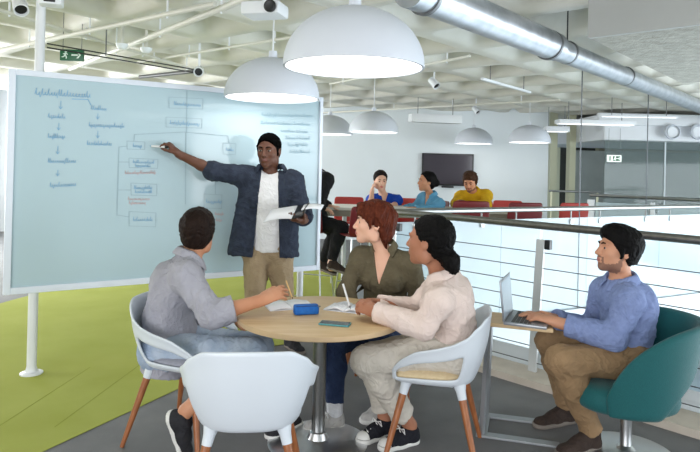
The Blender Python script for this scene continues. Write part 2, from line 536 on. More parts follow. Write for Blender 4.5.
for (x, y), R, lab in lamps:
    dz = 0.02 if y > 7 else 0
    dome_lamp((x, y, LAMP_Z), R, lab)

# white strip fixtures and screens far under the ceiling
def strip(a, b, w, h, lab, name='ceiling_light', cat='light', lit=True, drops=2):
    a, b = Vector(a), Vector(b)
    root = empty(name, (a + b) / 2, math.atan2((b - a).y, (b - a).x), lab, cat, 'strip fixtures under the ceiling')
    L = (b - a).length / 2
    MB().hull((-L, -w, 0), (L, w, h), None, 0.008).build('housing', MT['white'], root)
    if lit:
        MB().hull((-L + 0.03, -w + 0.015, -0.006), (L - 0.03, w - 0.015, 0.0)).build('tube', MT['tube_glow'], root, smooth=0)
    for k in range(drops):
        x = -L * 0.7 + 1.4 * L * k / max(1, drops - 1)
        MB().tube([(x, 0, h), (x, 0, Z_CEIL - a.z + 0.26)], 0.006, 6).build('suspension_wire', MT['grey_metal'], root)
    return root
strip(atz(482, 80, 2.55), atz(530, 93.5, 2.55), 0.02, 0.03, 'thin white strip light sloping below the ceiling ribs right of the biggest lamp', lit=False)
strip(atz(557, 123.5, 2.32), atz(633, 125.5, 2.32), 0.12, 0.07, 'long flat white strip light left of the bulkhead vents')
strip(atz(600, 116.5, 2.42), atz(678, 118, 2.42), 0.02, 0.03, 'thin white rail light above the bulkhead vents', drops=2)
strip(atz(410, 122, 2.28), atz(460, 124, 2.28), 0.10, 0.14, 'white rolled projection screen box hanging above the light blue shirt', 'projection_screen', 'screen', lit=False)
strip(at(545, 132.5, 11.5), at(568, 131, 11.5), 0.1, 0.10, 'short white light box right of the rightmost far dome lamp')
for px, lab in ((672, 'left round white vent on the bulkhead'), (697.5, 'right round white vent on the bulkhead')):
    c = at(px, 132, 11.22)
    root = empty('round_vent', c, 0, lab, 'vent', 'round vents')
    M = Matrix.Rotation(math.pi / 2, 4, 'X')
    MB().lathe([(0.0, 0.02), (0.09, 0.03), (0.10, 0.045)], n=32, M=M).build('vent_disc', MT['white'], root)
    MB().lathe([(0.105, 0.0), (0.125, 0.05), (0.14, 0.045), (0.145, 0.0)], n=32, M=M).build('vent_ring', MT['lamp_shell'], root)

# spotlights on rails
def spot(loc, lab, aim=(0.4, -0.5, -0.6)):
    root = empty('ceiling_spotlight', loc, 0, lab, 'spotlight', 'small white spotlights')
    q = Vector(aim).normalized().to_track_quat('Z', 'Y').to_matrix().to_4x4()
    MB().lathe([(0, -0.07), (0.045, -0.07), (0.05, 0.07), (0.042, 0.07), (0.04, 0.05), (0, 0.05)], n=20, M=q).build('spot_head', MT['white'], root)
    MB().lathe([(0, 0.052), (0.038, 0.052)], n=20, M=q).build('spot_lens', MT['black'], root)
    MB().tube([(0, 0, 0.03), (0, 0, Z_CEIL - loc[2] + 0.26)], 0.012, 8).build('spot_stem', MT['white'], root)
spot(atz(199, 71, 2.45), 'white spotlight with dark lens at the end of the dark twin rail', (0.15, -0.9, -0.3))
spot(atz(434, 83, 2.58), 'round white spotlight right of the largest dome lamp')
spot(atz(476, 110, 2.58), 'small white spotlight above the far dome lamp near the television')
spot(atz(20, 5, 2.56), 'tiny white spotlight at the top left of the ceiling')
# smoke detectors
def detector(loc, lab):
    root = empty('smoke_detector', loc, 0, lab, 'detector', 'smoke detectors')
    MB().lathe([(0, -0.045), (0.03, -0.045), (0.05, -0.02), (0.055, 0.0)], n=24).build('detector_head', MT['white'], root)
    MB().tube([(0, 0, 0), (0, 0, 0.25)], 0.014, 8).build('detector_stem', MT['pipe'], root)
detector(atz(146, 48, 2.55), 'small white detector above the whiteboard, left of the dark rail spotlight')
detector(atz(122, 44, 2.55), 'small white detector right of the exit sign')

# projector above the lamps
pj = empty('projector', atz(265, 11, 2.5), -0.25, 'white ceiling projector left of the largest dome lamp', 'projector')
MB().hull((-0.13, -0.10, -0.04), (0.13, 0.10, 0.045), None, 0.02).build('projector_body', MT['white'], pj)
MB().lathe([(0, 0.0), (0.035, 0.0), (0.04, 0.03), (0.03, 0.035), (0, 0.03)], n=20, M=T(0.08, -0.09, 0) @ Matrix.Rotation(math.pi / 2, 4, 'X')).build('projector_lens', MT['black'], pj)
MB().tube([(0, 0, 0.05), (0, 0, 0.35)], 0.02, 10).build('projector_mount', MT['white'], pj)
# white box with a vent on the post top
rt = empty('junction_box', atz(51, 1.0, 2.58), 0.3, 'small white box with a dark grille at the top left corner beside the post', 'box')
MB().hull((-0.075, -0.06, -0.035), (0.075, 0.06, 0.05), None, 0.015).build('box_body', MT['white'], rt)
MB().hull((-0.035, -0.066, -0.02), (0.035, -0.058, 0.012)).build('box_grille', MT['black'], rt, smooth=0)

# dark twin rail from the post to the spotlight, and its return arm
ra, rb = Vector(atz(47, 45.5, 2.45)), Vector(atz(194, 71, 2.45))
rail = empty('ceiling_track', (ra + rb) / 2, 0, 'dark twin rail running from the white post to a spotlight above the whiteboard', 'rail')
off = Vector((0, 0, 0.016))
t1 = MB().tube([ra + off, rb + off], 0.006, 8).build('track_rod', MT['black'])
t2 = MB().tube([ra - off, rb - off], 0.006, 8).build('track_rod', MT['black'])
t3 = MB().tube([Vector(atz(140, 77, 2.43)), Vector(atz(168, 74, 2.44)), Vector(atz(193, 71.5, 2.45))], 0.02, 10).build('track_arm', MT['grey_metal'])
t4 = MB().tube([ra.lerp(rb, 0.35), ra.lerp(rb, 0.35) + Vector((0, 0, 0.3))], 0.006, 6).build('track_wire', MT['grey_metal'])
adopt(rail, t1, t2, t3, t4)

# exit signs
def exit_sign(loc, rz, w, h, lab, lit):
    root = empty('exit_sign', loc, rz, lab, 'exit sign', None)
    g, wm = MT['exit_green_mat'], (MT['exit_lit'] if lit else MT['exit_white'])
    MB().hull((-w / 2, 0, -h / 2), (w / 2, 0.03, h / 2), None, 0.004).build('sign_panel', wm if lit else g, root)
    ink = g if lit else wm
    def fig(cx, s, name):
        m_ = MB(); y = -0.004
        m_.lathe([(0, 0), (0.13 * s, 0)], n=14, M=T(cx + 0.06 * s, y, 0.36 * s) @ Matrix.Rotation(math.pi / 2, 4, 'X'))
        for a, b, r in (((0.05, 0.2), (-0.05, -0.05), 0.1), ((-0.05, -0.05), (0.15, -0.2), 0.07), ((0.15, -0.2), (0.1, -0.42), 0.06),
                        ((-0.05, -0.08), (-0.2, -0.22), 0.07), ((-0.2, -0.22), (-0.38, -0.24), 0.06), ((0.05, 0.18), (0.28, 0.05), 0.05), ((0.0, 0.18), (-0.25, 0.08), 0.05)):
            a = np.array(a) * s; b = np.array(b) * s; d_ = (b - a) / np.linalg.norm(b - a); n_ = np.array([-d_[1], d_[0]]) * r * s
            m_.quad([(cx + p[0], y, p[1]) for p in (a - n_, b - n_, b + n_, a + n_)])
        return m_.build(name, ink, root, smooth=0)
    if lit:
        MB().hull((-w * 0.12, -0.003, -h * 0.34), (w * 0.40, 0.002, h * 0.34)).build('green_field', g, root, smooth=0)
        MB().hull((-w * 0.36, -0.003, -h * 0.34), (-w * 0.28, 0.002, h * 0.34)).build('door_mark', g, root, smooth=0)
        ink = wm
        fig(w * 0.03, h * 0.7, 'running_man')
        ax, s = w * 0.26, h * 0.6
    else:
        fig(-w * 0.26, h * 0.8, 'running_man')
        ax, s = w * 0.2, h * 0.8
    ar = MB(); y = -0.0045
    ar.quad([(ax - 0.5 * s, y, -0.09 * s), (ax + 0.2 * s, y, -0.09 * s), (ax + 0.2 * s, y, 0.09 * s), (ax - 0.5 * s, y, 0.09 * s)])
    ar.quad([(ax + 0.05 * s, y, -0.36 * s), (ax + 0.25 * s, y, -0.36 * s), (ax + 0.55 * s, y, 0), (ax + 0.33 * s, y, 0)])
    ar.quad([(ax + 0.33 * s, y, 0), (ax + 0.55 * s, y, 0), (ax + 0.25 * s, y, 0.36 * s), (ax + 0.05 * s, y, 0.36 * s)])
    ar.build('arrow', ink, root, smooth=0)
    for sx in (-0.4, 0.4):
        MB().tube([(sx * w, 0.015, h / 2), (sx * w, 0.015, h / 2 + 0.5)], 0.003, 6).build('hanging_wire', MT['grey_metal'], root)
    return root
exit_sign(at(71.5, 55, 5.4), 0.05, 0.205, 0.1, 'green exit sign with a white running man and arrow above the whiteboard', False)
exit_sign(at(614.5, 158.5, 11.3), 0.05, 0.27, 0.13, 'white exit sign with a green field hanging before the glazed office', True)

# ------------------------------------------------------------------ whiteboard
BL, BR = np.array([-2.323, 4.09]), np.array([-0.254, 5.38])
bw = float(np.linalg.norm(BR - BL)); ba = math.atan2(*(BR - BL)[::-1])
ZB, ZT = 0.58, 2.112
board = empty('whiteboard', (BL[0], BL[1], 0), ba, 'big pale blue glass whiteboard covered in blue handwriting behind the presenter', 'whiteboard')
MB().hull((0.02, 0.004, ZB + 0.02), (bw - 0.02, 0.02, ZT - 0.02)).build('writing_surface', MT['board'], board, smooth=0)
fm = MB()
for lo, hi in (((0, -0.012, ZB), (0.045, 0.03, ZT)), ((bw - 0.03, -0.012, ZB), (bw, 0.03, ZT)), ((0.045, -0.012, ZT - 0.04), (bw - 0.03, 0.03, ZT)), ((0.045, -0.012, ZB), (bw - 0.03, 0.03, ZB + 0.045))):
    fm.hull(lo, hi)
fm.build('frame', MT['board_frame'], board, smooth=0, bevel=0.004)
def bxy(px, py):
    """a point of the writing surface, in its own metres"""
    d = at(px, py, 1.0) - np.array([0, 0, CAM_H])
    e = (BR - BL) / bw
    A = np.array([[d[0], -e[0]], [d[1], -e[1]]])
    t, s = np.linalg.solve(A, BL)
    return s, CAM_H + d[2] * t
def stroke(mb, pts, w, y=0.0015):
    pts = [np.array(p) for p in pts]
    for a, b in zip(pts, pts[1:]):
        d_ = b - a; l = np.linalg.norm(d_)
        if l < 1e-6: continue
        n_ = np.array([-d_[1], d_[0]]) / l * w
        e_ = d_ / l * w * 0.6
        mb.quad([(q[0], y, q[1]) for q in (a - n_ - e_, b - n_ + e_, b + n_ + e_, a + n_ - e_)])
def scrib(mb, x0, y0, x1, y1, hpx, w=0.0035, seed=0, words=1):
    """a line of joined handwriting from pixel (x0,y0) to (x1,y1)"""
    rnd = random.Random(seed)
    a, b = np.array(bxy(x0, y0)), np.array(bxy(x1, y1))
    hgt = hpx * 0.0072
    L = np.linalg.norm(b - a)
    d_ = (b - a) / L; n_ = np.array([-d_[1], d_[0]])
    cuts = [0] + sorted(rnd.uniform(0.35, 0.65) if words == 2 else k / words + rnd.uniform(-.05, .05) for k in range(1, words)) + [1]
    for i in range(words):
        s0, s1 = cuts[i] * L + (0.012 if i else 0), cuts[i + 1] * L
        x, pts = s0, []
        first = True
        while x < s1:
            st = hgt * rnd.uniform(0.42, 0.7)
            up_ = hgt * (1.5 if first else rnd.choice((0.75, 0.85, 0.7, 1.5, 0.8)))
            lo = -hgt * (0.5 if (not first and rnd.random() < 0.12) else 0.0)
            for (fx, fy) in ((0, 0.1), (0.25, 0.6), (0.5, 1.0), (0.35, 0.5), (0.6, 0.02)):
                yy = fy * up_ if fy > 0.05 else lo
                pts.append(a + d_ * (x + fx * st) + n_ * yy)
            x += st; first = False
        stroke(mb, pts, w)
def box(mb, x0, y0, x1, y1, w=0.002):
    stroke(mb, [bxy(x0, y0), bxy(x1, y0 + (x1 - x0) * 0.05), bxy(x1 - 0.3, y1 + (x1 - x0) * 0.03), bxy(x0 + 0.2, y1), bxy(x0, y0)], w)
def darrow(mb, x, y0, y1, w=0.002):
    stroke(mb, [bxy(x, y0), bxy(x - 0.4, y1)], w)
    stroke(mb, [bxy(x - 2, y1 - 2.6), bxy(x - 0.4, y1), bxy(x + 1.6, y1 - 2.4)], w)
blue, grey = MB(), MB()
scrib(blue, 35, 94.5, 89, 97.5, 4.2, 0.0022, 1, 2)
for (x0, y0, x1, y1, sd) in ((48, 117.5, 66, 118.5, 2), (48, 138, 65, 138, 3), (48, 162.5, 76, 162.5, 4), (50, 187, 75, 186, 5), (91, 109.5, 107, 110.5, 6), (89, 126.5, 125, 127.5, 7), (87, 145, 111, 145.5, 8)):
    scrib(blue, x0, y0, x1, y1, 3.0, 0.0017, sd)
for x, a, b in ((61, 101, 109), (59, 123, 130), (58, 146, 154), (58, 170, 176), (98, 113.5, 119), (98, 131, 138)):
    darrow(blue, x, a, b)
stroke(blue, [bxy(72, 99), bxy(88, 99.5), bxy(91, 105)], 0.003)
# boxes with words
for (x0, y0, x1, y1) in ((169, 97, 203, 108), (166, 117, 202, 127), (127, 141, 145, 149), (129, 158, 158, 167.5), (131, 183, 157, 195), (129, 211.5, 156, 226), (223, 143, 236, 154), (204, 194, 222, 208)):
    box(grey, x0, y0, x1, y1)
for (x0, y0, x1, y1, sd, h_) in ((174, 105, 200, 106.5, 11, 3), (170, 124, 200, 125.5, 12, 3), (133, 147, 142, 147.5, 13, 3), (133, 163, 154, 163.5, 14, 2.4), (135, 166.5, 150, 167, 15, 2), (134, 189, 152, 189, 16, 2.6), (135, 193, 152, 193, 17, 2.4), (133, 221, 153, 221, 18, 3), (226, 150.5, 234, 151, 19, 2.5), (206, 203, 221, 203, 20, 3)):
    scrib(blue, x0, y0, x1, y1, h_, 0.0014, sd)
for pl in (((187, 88), (186.5, 133)), ((134, 141), (134.5, 134.5), (184, 132), (228, 136), (229, 143)), ((127, 146), (119, 147), (117, 215), (129, 217)), ((119, 162), (129, 162)), ((118, 190), (131, 190)),
           ((186, 133), (185.5, 204)), ((215.5, 172), (215.5, 194))):
    stroke(grey, [bxy(*p) for p in pl], 0.0025)
for (x0, y0, x1, y1, sd) in ((125, 174, 156, 173.5, 21), (128, 200, 149, 200, 22), (129, 204, 145, 204, 23), (215, 215, 223, 215, 24), (216, 221, 222, 221, 25)):
    red = MB(); scrib(red, x0, y0, x1, y1, 2.4, 0.0014, sd); red.build('red_handwriting', MT['ink_red'], board, smooth=0)
for (x0, y0, x1, y1, sd, n_) in ((262, 116, 312, 117, 31, 3), (261, 124, 310, 125.5, 32, 3), (281, 132, 308, 133, 33, 2), (286, 139, 310, 139.5, 34, 2), (288, 146, 308, 146, 35, 2), (290, 153, 310, 153, 36, 2), (262, 160, 262 + 0.1, 160, 37, 1)):
    if x1 - x0 > 1:
        pale = MB(); scrib(pale, x0, y0, x1, y1, 2.8, 0.0014, sd, n_); pale.build('faint_handwriting', MT['ink_pale'], board, smooth=0)
blue.build('blue_handwriting', MT['ink_blue'], board, smooth=0)
grey.build('grey_diagram_lines', MT['ink_grey'], board, smooth=0)

for sx, nm in ((0.19, 0), (bw - 0.155, 1)):
    l = MB().tube([(sx, 0.06, 0.02), (sx, 0.06, Z_CEIL + 0.08 if nm == 0 else ZT)], 0.032 if nm == 0 else 0.028, 16)
    l.lathe([(0, 0), (0.075, 0), (0.075, 0.012), (0.04, 0.02), (0.034, 0.05)], c=(sx, 0.06, 0), n=24)
    l.build('post', MT['white'], board)
    MB().hull((sx - 0.03, 0.022, ZB + 0.3), (sx + 0.03, 0.06, ZB + 0.4)).build('bracket', MT['white'], board, smooth=0)
# ------------------------------------------------------------------ railings
def lp(a, b, t): return Vector(a) * (1 - t) + Vector(b) * t
LEAN = Matrix(((1, 0, 0, 0), (0, 1, 0.091, -0.10), (0, 0, 1, 0), (0, 0, 0, 1)))
rail1 = empty('railing', tuple(corner), math.atan2(dU[1], dU[0]), 'near steel railing with thin cables behind the man with the laptop', 'railing')
L1 = 5.0
MB().tube([(-0.02, 0, 1.1), (L1, 0, 1.1)], 0.028, 20).build('handrail', MT['rail_steel'], rail1)
tpost = 1.48
for k in (-1, 0, 1, 2):
    x = tpost + 1.45 * k
    if x < -0.1 or x > L1: continue
    p = MB().hull((x - 0.032, -0.012, 0.05), (x + 0.032, 0.012, 1.0), LEAN).build('post', MT['post'], rail1, smooth=0, bevel=0.003)
    MB().tube([(x, -0.01, 0.99), (x, -0.002, 1.075)], 0.008, 8).build('post_pin', MT['steel'], p)
    MB().hull((x + 0.034, -0.02, 0.93), (x + 0.075, 0.02, 1.0), None, 0.004).build('post_clamp', MT['black'], p)
for k in range(8):
    z = 0.905 - 0.113 * k
    MB().tube([(0, 0.091 * z - 0.10, z), (L1, 0.091 * z - 0.10, z)], 0.0036, 6).build('cable', MT['wire'], rail1)
MB().hull((0, 0.02, 0.02), (L1, 0.03, 0.17)).build('toe_board', MT['slab'], rail1, smooth=0)
# glass balustrade round the far side of the opening
L2 = 6.4
rail2 = empty('glass_balustrade', tuple(corner + np.array([0.0, 0.02, 0])), math.atan2(dV[1], dV[0]), 'frosted glass balustrade with a pale steel handrail in front of the bar table', 'railing')
MB().tube([(0.0, 0, 1.1), (L2, 0, 1.1)], 0.026, 16).build('handrail', MT['steel'], rail2)
x = 0.05
while x < L2 - 1.0:
    MB().hull((x, -0.006, -0.2), (x + 1.256, 0.006, 1.0)).build('glass_panel', MT['glass_rail'], rail2, smooth=0)
    for xx in (x + 0.2, x + 1.0):
        MB().tube([(xx, 0, 0.95), (xx, 0, 1.08)], 0.009, 8).hull((xx - 0.025, -0.02, 0.93), (xx + 0.025, 0.02, 0.985), None, 0.004).build('glass_clamp', MT['steel'], rail2)
    x += 1.26
# third railing at the far gallery
q0, q1 = np.array([4.283, 10.775, 0]), np.array([5.633, 9.723, 0])
dq = (q1 - q0) / np.linalg.norm(q1 - q0)
rail3 = empty('gallery_railing', tuple(q0), math.atan2(dq[1], dq[0]), 'far railing with white posts in front of the glazed office', 'railing')
MB().tube([(0, 0, 1.1), (5.0, 0, 1.1)], 0.03, 14).build('handrail', MT['steel'], rail3)
for k in range(5):
    x = 0.02 + 1.0 * k
    w_ = 0.06 if k == 0 else 0.035
    MB().hull((x - w_, -0.02, 0), (x + w_, 0.02, 1.02), None, 0.004).build('post', MT['white'], rail3)
    if k < 4:
        MB().hull((x + 0.08, -0.006, 0.05), (x + 0.92, 0.006, 0.98)).build('glass_panel', MT['glass_rail'], rail3, smooth=0)
# low rail in front of the recess
q2, q3 = at(549, 189, 11.6), at(600, 191.5, 11.5)
rail4 = empty('recess_rail', ((q2[0] + q3[0]) / 2, (q2[1] + q3[1]) / 2, 0), math.atan2(q3[1] - q2[1], q3[0] - q2[0]), 'brass coloured handrail before the dark doorway at the end of the white wall', 'railing')
hl = np.linalg.norm((q3 - q2)[:2]) / 2
MB().tube([(-hl, 0, 1.13), (hl, 0, 1.13)], 0.022, 12).build('handrail', MT['steel'], rail4)
for sx in (-hl * 0.9, hl * 0.9):
    MB().tube([(sx, 0, 0), (sx, 0, 1.12)], 0.02, 10).build('post', MT['cream'], rail4)
# two thin cables hanging in the opening
for px, ya, Y, lab in ((582.5, 64, 7.8, 'thin dark cable hanging before the left edge of the bulkhead'), (648.5, 88, 8.2, 'thin pale cable hanging before the glazed office')):
    top = atz(px, ya, Z_CEIL)
    o = empty('hanging_cable', (top[0], top[1], 0.0), 0, lab, 'cable', 'hanging cables')
    MB().tube([(0, 0, -3.2), (0, 0, Z_CEIL + 0.05)], 0.007, 8).build('cable_line', MT['wire'], o)
    MB().lathe([(0, 0), (0.03, 0), (0.03, -0.03), (0, -0.03)], c=(0, 0, Z_CEIL + 0.02), n=16).build('cable_anchor', MT['grey_metal'], o)

# ------------------------------------------------------------------ television
tv = empty('television', (2.01, WALL_Y - 0.01, 1.49), 0, 'dark wall television behind the woman in light blue', 'television')
MB().hull((-0.53, -0.06, -0.33), (0.53, 0.0, 0.33), None, 0.008).build('tv_body', MT['black'], tv)
MB().hull((-0.50, -0.064, -0.295), (0.50, -0.058, 0.30)).build('tv_screen', MT['dark_glass'], tv, smooth=0)
MB().hull((-0.12, -0.12, -0.37), (0.12, -0.02, -0.335), None, 0.006).build('tv_soundbar', MT['black'], tv)

# ------------------------------------------------------------------ round table
TX, TY, TZ = -0.140, 3.30, 0.70
tb = empty('round_table', (TX, TY, 0), 0, 'round pale wooden meeting table on a chrome column in the middle', 'table')
MB().lathe([(0, TZ - 0.001), (0.44, TZ - 0.001), (0.447, TZ - 0.003)], n=96).build('tabletop', MT['oak'], tb, smooth=30)
MB().lathe([(0.447, TZ - 0.0032), (0.45, TZ - 0.006), (0.45, TZ - 0.026), (0.446, TZ - 0.03), (0, TZ - 0.03)], n=96).build('table_edge', MT['oak_edge'], tb, smooth=30)
MB().lathe([(0, 0.05), (0.036, 0.05), (0.036, TZ - 0.03)], n=32).build('column', MT['steel'], tb)
MB().lathe([(0, 0.0), (0.27, 0.0), (0.272, 0.006), (0.25, 0.012), (0.06, 0.028), (0.045, 0.06), (0.036, 0.065)], n=64).build('base', MT['chrome'], tb)
MB().lathe([(0.036, TZ - 0.06), (0.10, TZ - 0.04), (0.12, TZ - 0.031), (0, TZ - 0.031)], n=32).build('top_flange', MT['steel'], tb)

# ------------------------------------------------------------------ white shell chairs (they face their own +Y)
def shell_chair(label, loc, rz, pad, holes=True):
    root = empty('shell_armchair', loc, rz, label, 'chair', 'white shell armchairs round the table')
    SEAT = 0.43
    NU, ROWS = 41, 9
    rows = []
    def rim(ph):                                  # height of the rim; ph = 0 at the back, +-1 at the front tips
        a = abs(ph)
        pts = [(0, .772), (.22, .768), (.36, .735), (.50, .682), (.64, .648), (.77, .612), (.87, .566), (.95, .515), (1.0, .472)]
        for (x0, y0), (x1, y1) in zip(pts, pts[1:]):
            if a <= x1: 
                t = (a - x0) / (x1 - x0); t = t * t * (3 - 2 * t)
                return y0 + (y1 - y0) * t
        return pts[-1][1]
    def ring(ph, s):
        """plan position at angle ph, s = 0 seat edge .. 1 rim"""
        a = ph * math.radians(124)
        ex = 0.72
        cx, cy = math.sin(a), -math.cos(a)
        sx = math.copysign(abs(cx) ** ex, cx); sy = math.copysign(abs(cy) ** ex, cy)
        w_ = 0.205 + 0.075 * s; bk = 0.20 + 0.075 * s; fr = 0.31
        y = sy * (bk if sy < 0 else fr)
        # the arms lean outward, the front tips stay low
        return sx * w_, y
    body = MB(); bm = body.bm
    G = []
    for i in range(NU):
        ph = -1 + 2 * i / (NU - 1)
        row = []
        top = rim(ph)
        for j in range(ROWS):
            s = j / (ROWS - 1)
            zz = SEAT + (top - SEAT) * s ** 1.0
            k = 1 - (1 - s) ** 2.0
            x, y = ring(ph, k * min(1, (top - SEAT) / 0.2))
            if j == ROWS - 1: x *= 1.05; y *= 1.02
            row.append(bm.verts.new((x, y, zz)))
        G.append(row)
    for i in range(NU - 1):
        for j in range(ROWS - 1):
            ph = abs(-1 + 2 * (i + 0.5) / (NU - 1)); s = (j + 0.5) / (ROWS - 1)
            if holes and 0.52 < ph < 0.93 and 0.12 < s < 0.60: continue
            bm.faces.new((G[i][j], G[i + 1][j], G[i + 1][j + 1], G[i][j + 1]))
    # seat pan
    prev = [g[0] for g in G]
    for q in (0.94, 0.75, 0.4):
        cur = []
        for i in range(NU):
            x, y = ring(-1 + 2 * i / (NU - 1), 0)
            cur.append(bm.verts.new((x * q, y * q, SEAT - 0.022 * (1 - q ** 3) - 0.006)))
        for i in range(NU - 1):
            bm.faces.new((prev[i + 1], prev[i], cur[i], cur[i + 1]))
        bm.faces.new((prev[0], prev[-1], cur[-1], cur[0]))
        prev = cur
    c = bm.verts.new((0, 0.0, SEAT - 0.03))
    for i in range(NU - 1): bm.faces.new((prev[i + 1], prev[i], c))
    bm.faces.new((prev[0], prev[-1], c))
    body.build('shell', MT['shell'], root, smooth=180, sub=1, solid=0.014)
    if pad:
        cu = MB()
        P = []
        for (q, z) in ((0.0, .055), (0.5, .055), (0.85, .048), (0.98, .03), (1.0, .012), (0.95, -0.008), (0.0, -0.012)):
            P.append([(ring(-1 + 2 * i / 40, 0)[0] * q * .98, ring(-1 + 2 * i / 40, 0)[1] * q * .98 + 0.004, SEAT + z) for i in range(41)])
        cu.grid(P, closed_u=True)
        bmesh.ops.remove_doubles(cu.bm, verts=cu.bm.verts, dist=1e-4)
        cu.build('seat_cushion', MT[pad], root, smooth=180, sub=1)
    for sx in (-1, 1):
        for sy in (-1, 1):
            a, b = Vector((sx * 0.150, sy * 0.135, SEAT - 0.02)), Vector((sx * 0.245, sy * 0.235, 0.0))
            d_ = b - a
            lg = MB().tube([a + d_ * 0.13, a + d_ * 0.6, a + d_ * 1.0], [0.0195, 0.016, 0.0115], 14).build('leg', MT['walnut'], root)
            MB().tube([a - d_ * 0.03, a + d_ * 0.05, a + d_ * 0.145], [0.034, 0.025, 0.0215], 14).build('leg_socket', MT['shell'], lg)
    MB().hull((-0.10, -0.10, SEAT - 0.048), (0.10, 0.10, SEAT - 0.030), None, 0.006).build('under_plate', MT['shell'], root)
    return root
def face(dx, dy): return math.atan2(dy, dx) - math.pi / 2
shell_chair('white shell armchair seen from behind, empty, nearest to the camera', (-0.41, 2.64, 0), face(-0.10, 1.0), None)
shell_chair('white shell armchair under the man in the grey shirt', (-0.86, 3.34, 0), face(0.93, -0.34), 'grey_pad')
shell_chair('white shell armchair with a beige cushion under the woman in the pale blouse', (0.48, 3.22, 0), face(-0.95, 0.22), 'cushion')
shell_chair('white shell armchair mostly hidden under the woman in the olive shirt', (0.24, 4.06, 0), face(-0.3, -0.95), 'cushion')

# ------------------------------------------------------------------ teal tub chair
tc_ = empty('tub_chair', (1.52, 3.27, 0), face(-1, 0.05), 'teal upholstered swivel tub chair under the man with the laptop', 'chair')
def tub():
    NU, ROWS = 49, 9
    mb = MB(); bm = mb.bm
    outer, inner = [], []
    for i in range(NU):
        ph = -1 + 2 * i / (NU - 1)
        a = ph * math.radians(128)
        ab = abs(ph)
        top = 0.745 if ab < 0.20 else 0.745 - 0.385 * ((ab - 0.20) / 0.80) ** 3.4
        lowb = 0.27
        # gap behind the seat: the back band starts higher at the rear
        lowr = 0.27 + 0.23 * max(0.0, 1 - (ab / 0.60) ** 2) ** 1.0
        ro, ri = [], []
        for j in range(ROWS):
            s = j / (ROWS - 1)
            z = lowr + (top - lowr) * s
            k = (z - 0.27) / 0.48
            rx = 0.30 + 0.045 * k; ry = 0.27 + 0.12 * k
            x, y = math.sin(a) * rx, -math.cos(a) * ry
            if y > 0: y *= 1.15
            ro.append((x, y, z))
            th = 0.055 * (1 - 0.25 * s)
            ri.append((x * (1 - th / 0.3), y * (1 - th / 0.3), z + (0.0 if j else 0.01)))
        prof = ro + ri[::-1]
        outer.append([bm.verts.new(p) for p in prof])
    n = len(outer[0])
    for i in range(NU - 1):
        for j in range(n):
            k = (j + 1) % n
            bm.faces.new((outer[i][j], outer[i][k], outer[i + 1][k], outer[i + 1][j]))
    bm.faces.new(outer[0]); bm.faces.new(outer[-1][::-1])
    return mb.build('back_shell', MT['teal'], tc_, smooth=180, sub=1)
tub()
P = []
for q, z in ((0, 0.40), (0.6, 0.402), (0.9, 0.395), (1.0, 0.365), (1.02, 0.32), (0.98, 0.28), (0.85, 0.262), (0, 0.26)):
    row = []
    for i in range(40):
        a = 2 * math.pi * i / 40
        cx, cy = math.cos(a), math.sin(a)
        row.append((math.copysign(abs(cx) ** .8, cx) * 0.255 * q, math.copysign(abs(cy) ** .8, cy) * 0.275 * q + 0.03, z))
    P.append(row)
g = MB(); g.grid(P, closed_u=True); bmesh.ops.remove_doubles(g.bm, verts=g.bm.verts, dist=1e-4)
g.build('seat', MT['teal'], tc_, smooth=180, sub=1)
MB().tube([(0, 0, 0.02), (0, 0, 0.27)], 0.03, 24).build('pedestal', MT['chrome'], tc_)
MB().lathe([(0, 0), (0.24, 0), (0.242, 0.006), (0.22, 0.012), (0.05, 0.022), (0.03, 0.04)], n=56).build('base_disc', MT['chrome'], tc_)

# ------------------------------------------------------------------ laptop table and laptop
lt = empty('laptop_table', (0, 0, 0), 0, 'small wooden side table on a slanted grey frame carrying the laptop', 'table')
LZ = 0.645
top = [np.array(p) for p in ((0.775, 3.405), (1.125, 3.290), (1.20, 3.56), (0.845, 3.675))]
lt_c = sum(top) / 4
tp = MB().prism([tuple(p - lt_c) for p in top], LZ - 0.022, LZ).build('tabletop', MT['oak'], lt, smooth=0, bevel=0.004)
lt.location = (lt_c[0], lt_c[1], 0)
def LT(x, y, z): return (x - lt_c[0], y - lt_c[1], z)
def barq(a, b, w, h, name):
    """flat steel bar lying along a-b"""
    a, b = np.array(a), np.array(b)
    d_ = (b - a) / np.linalg.norm(b - a); n_ = np.array([-d_[1], d_[0]]) * w / 2
    return MB().prism([tuple(q - lt_c) for q in (a - n_, b - n_, b + n_, a + n_)], 0.0, h).build(name, MT['table_frame'], lt, smooth=0, bevel=0.002)
b0, b1, b2, b3 = (0.775, 3.43), (1.18, 3.315), (0.86, 3.70), (1.19, 3.615)
barq(b0, b1, 0.06, 0.012, 'foot_bar'); barq(b2, b3, 0.06, 0.012, 'foot_bar')
barq((0.77, 3.40), (0.868, 3.73), 0.06, 0.013, 'foot_bar')
for p, q in (((0.778, 3.42), (0.80, 3.405)), ((0.862, 3.69), (0.872, 3.655))):
    MB().tube([LT(p[0], p[1], 0.008), LT(q[0], q[1], LZ - 0.02)], 0.017, 4).build('upright', MT['table_frame'], lt, smooth=0)
lp_ = empty('laptop', (1.04, 3.46, LZ), face(-0.92, 0.40), 'open grey laptop on the small wooden side table', 'laptop')   # the hinge is toward its own +Y
MB().hull((-0.165, -0.115, 0.001), (0.165, 0.115, 0.017), None, 0.004).build('laptop_base', MT['laptop'], lp_)
kb = MB()
for r in range(5):
    for c in range(13):
        x0, y0 = -0.14 + c * 0.0216, -0.03 + r * 0.022
        kb.hull((x0, y0, 0.017), (x0 + 0.018, y0 + 0.018, 0.0195))
kb.build('keyboard', MT['black'], lp_, smooth=0)
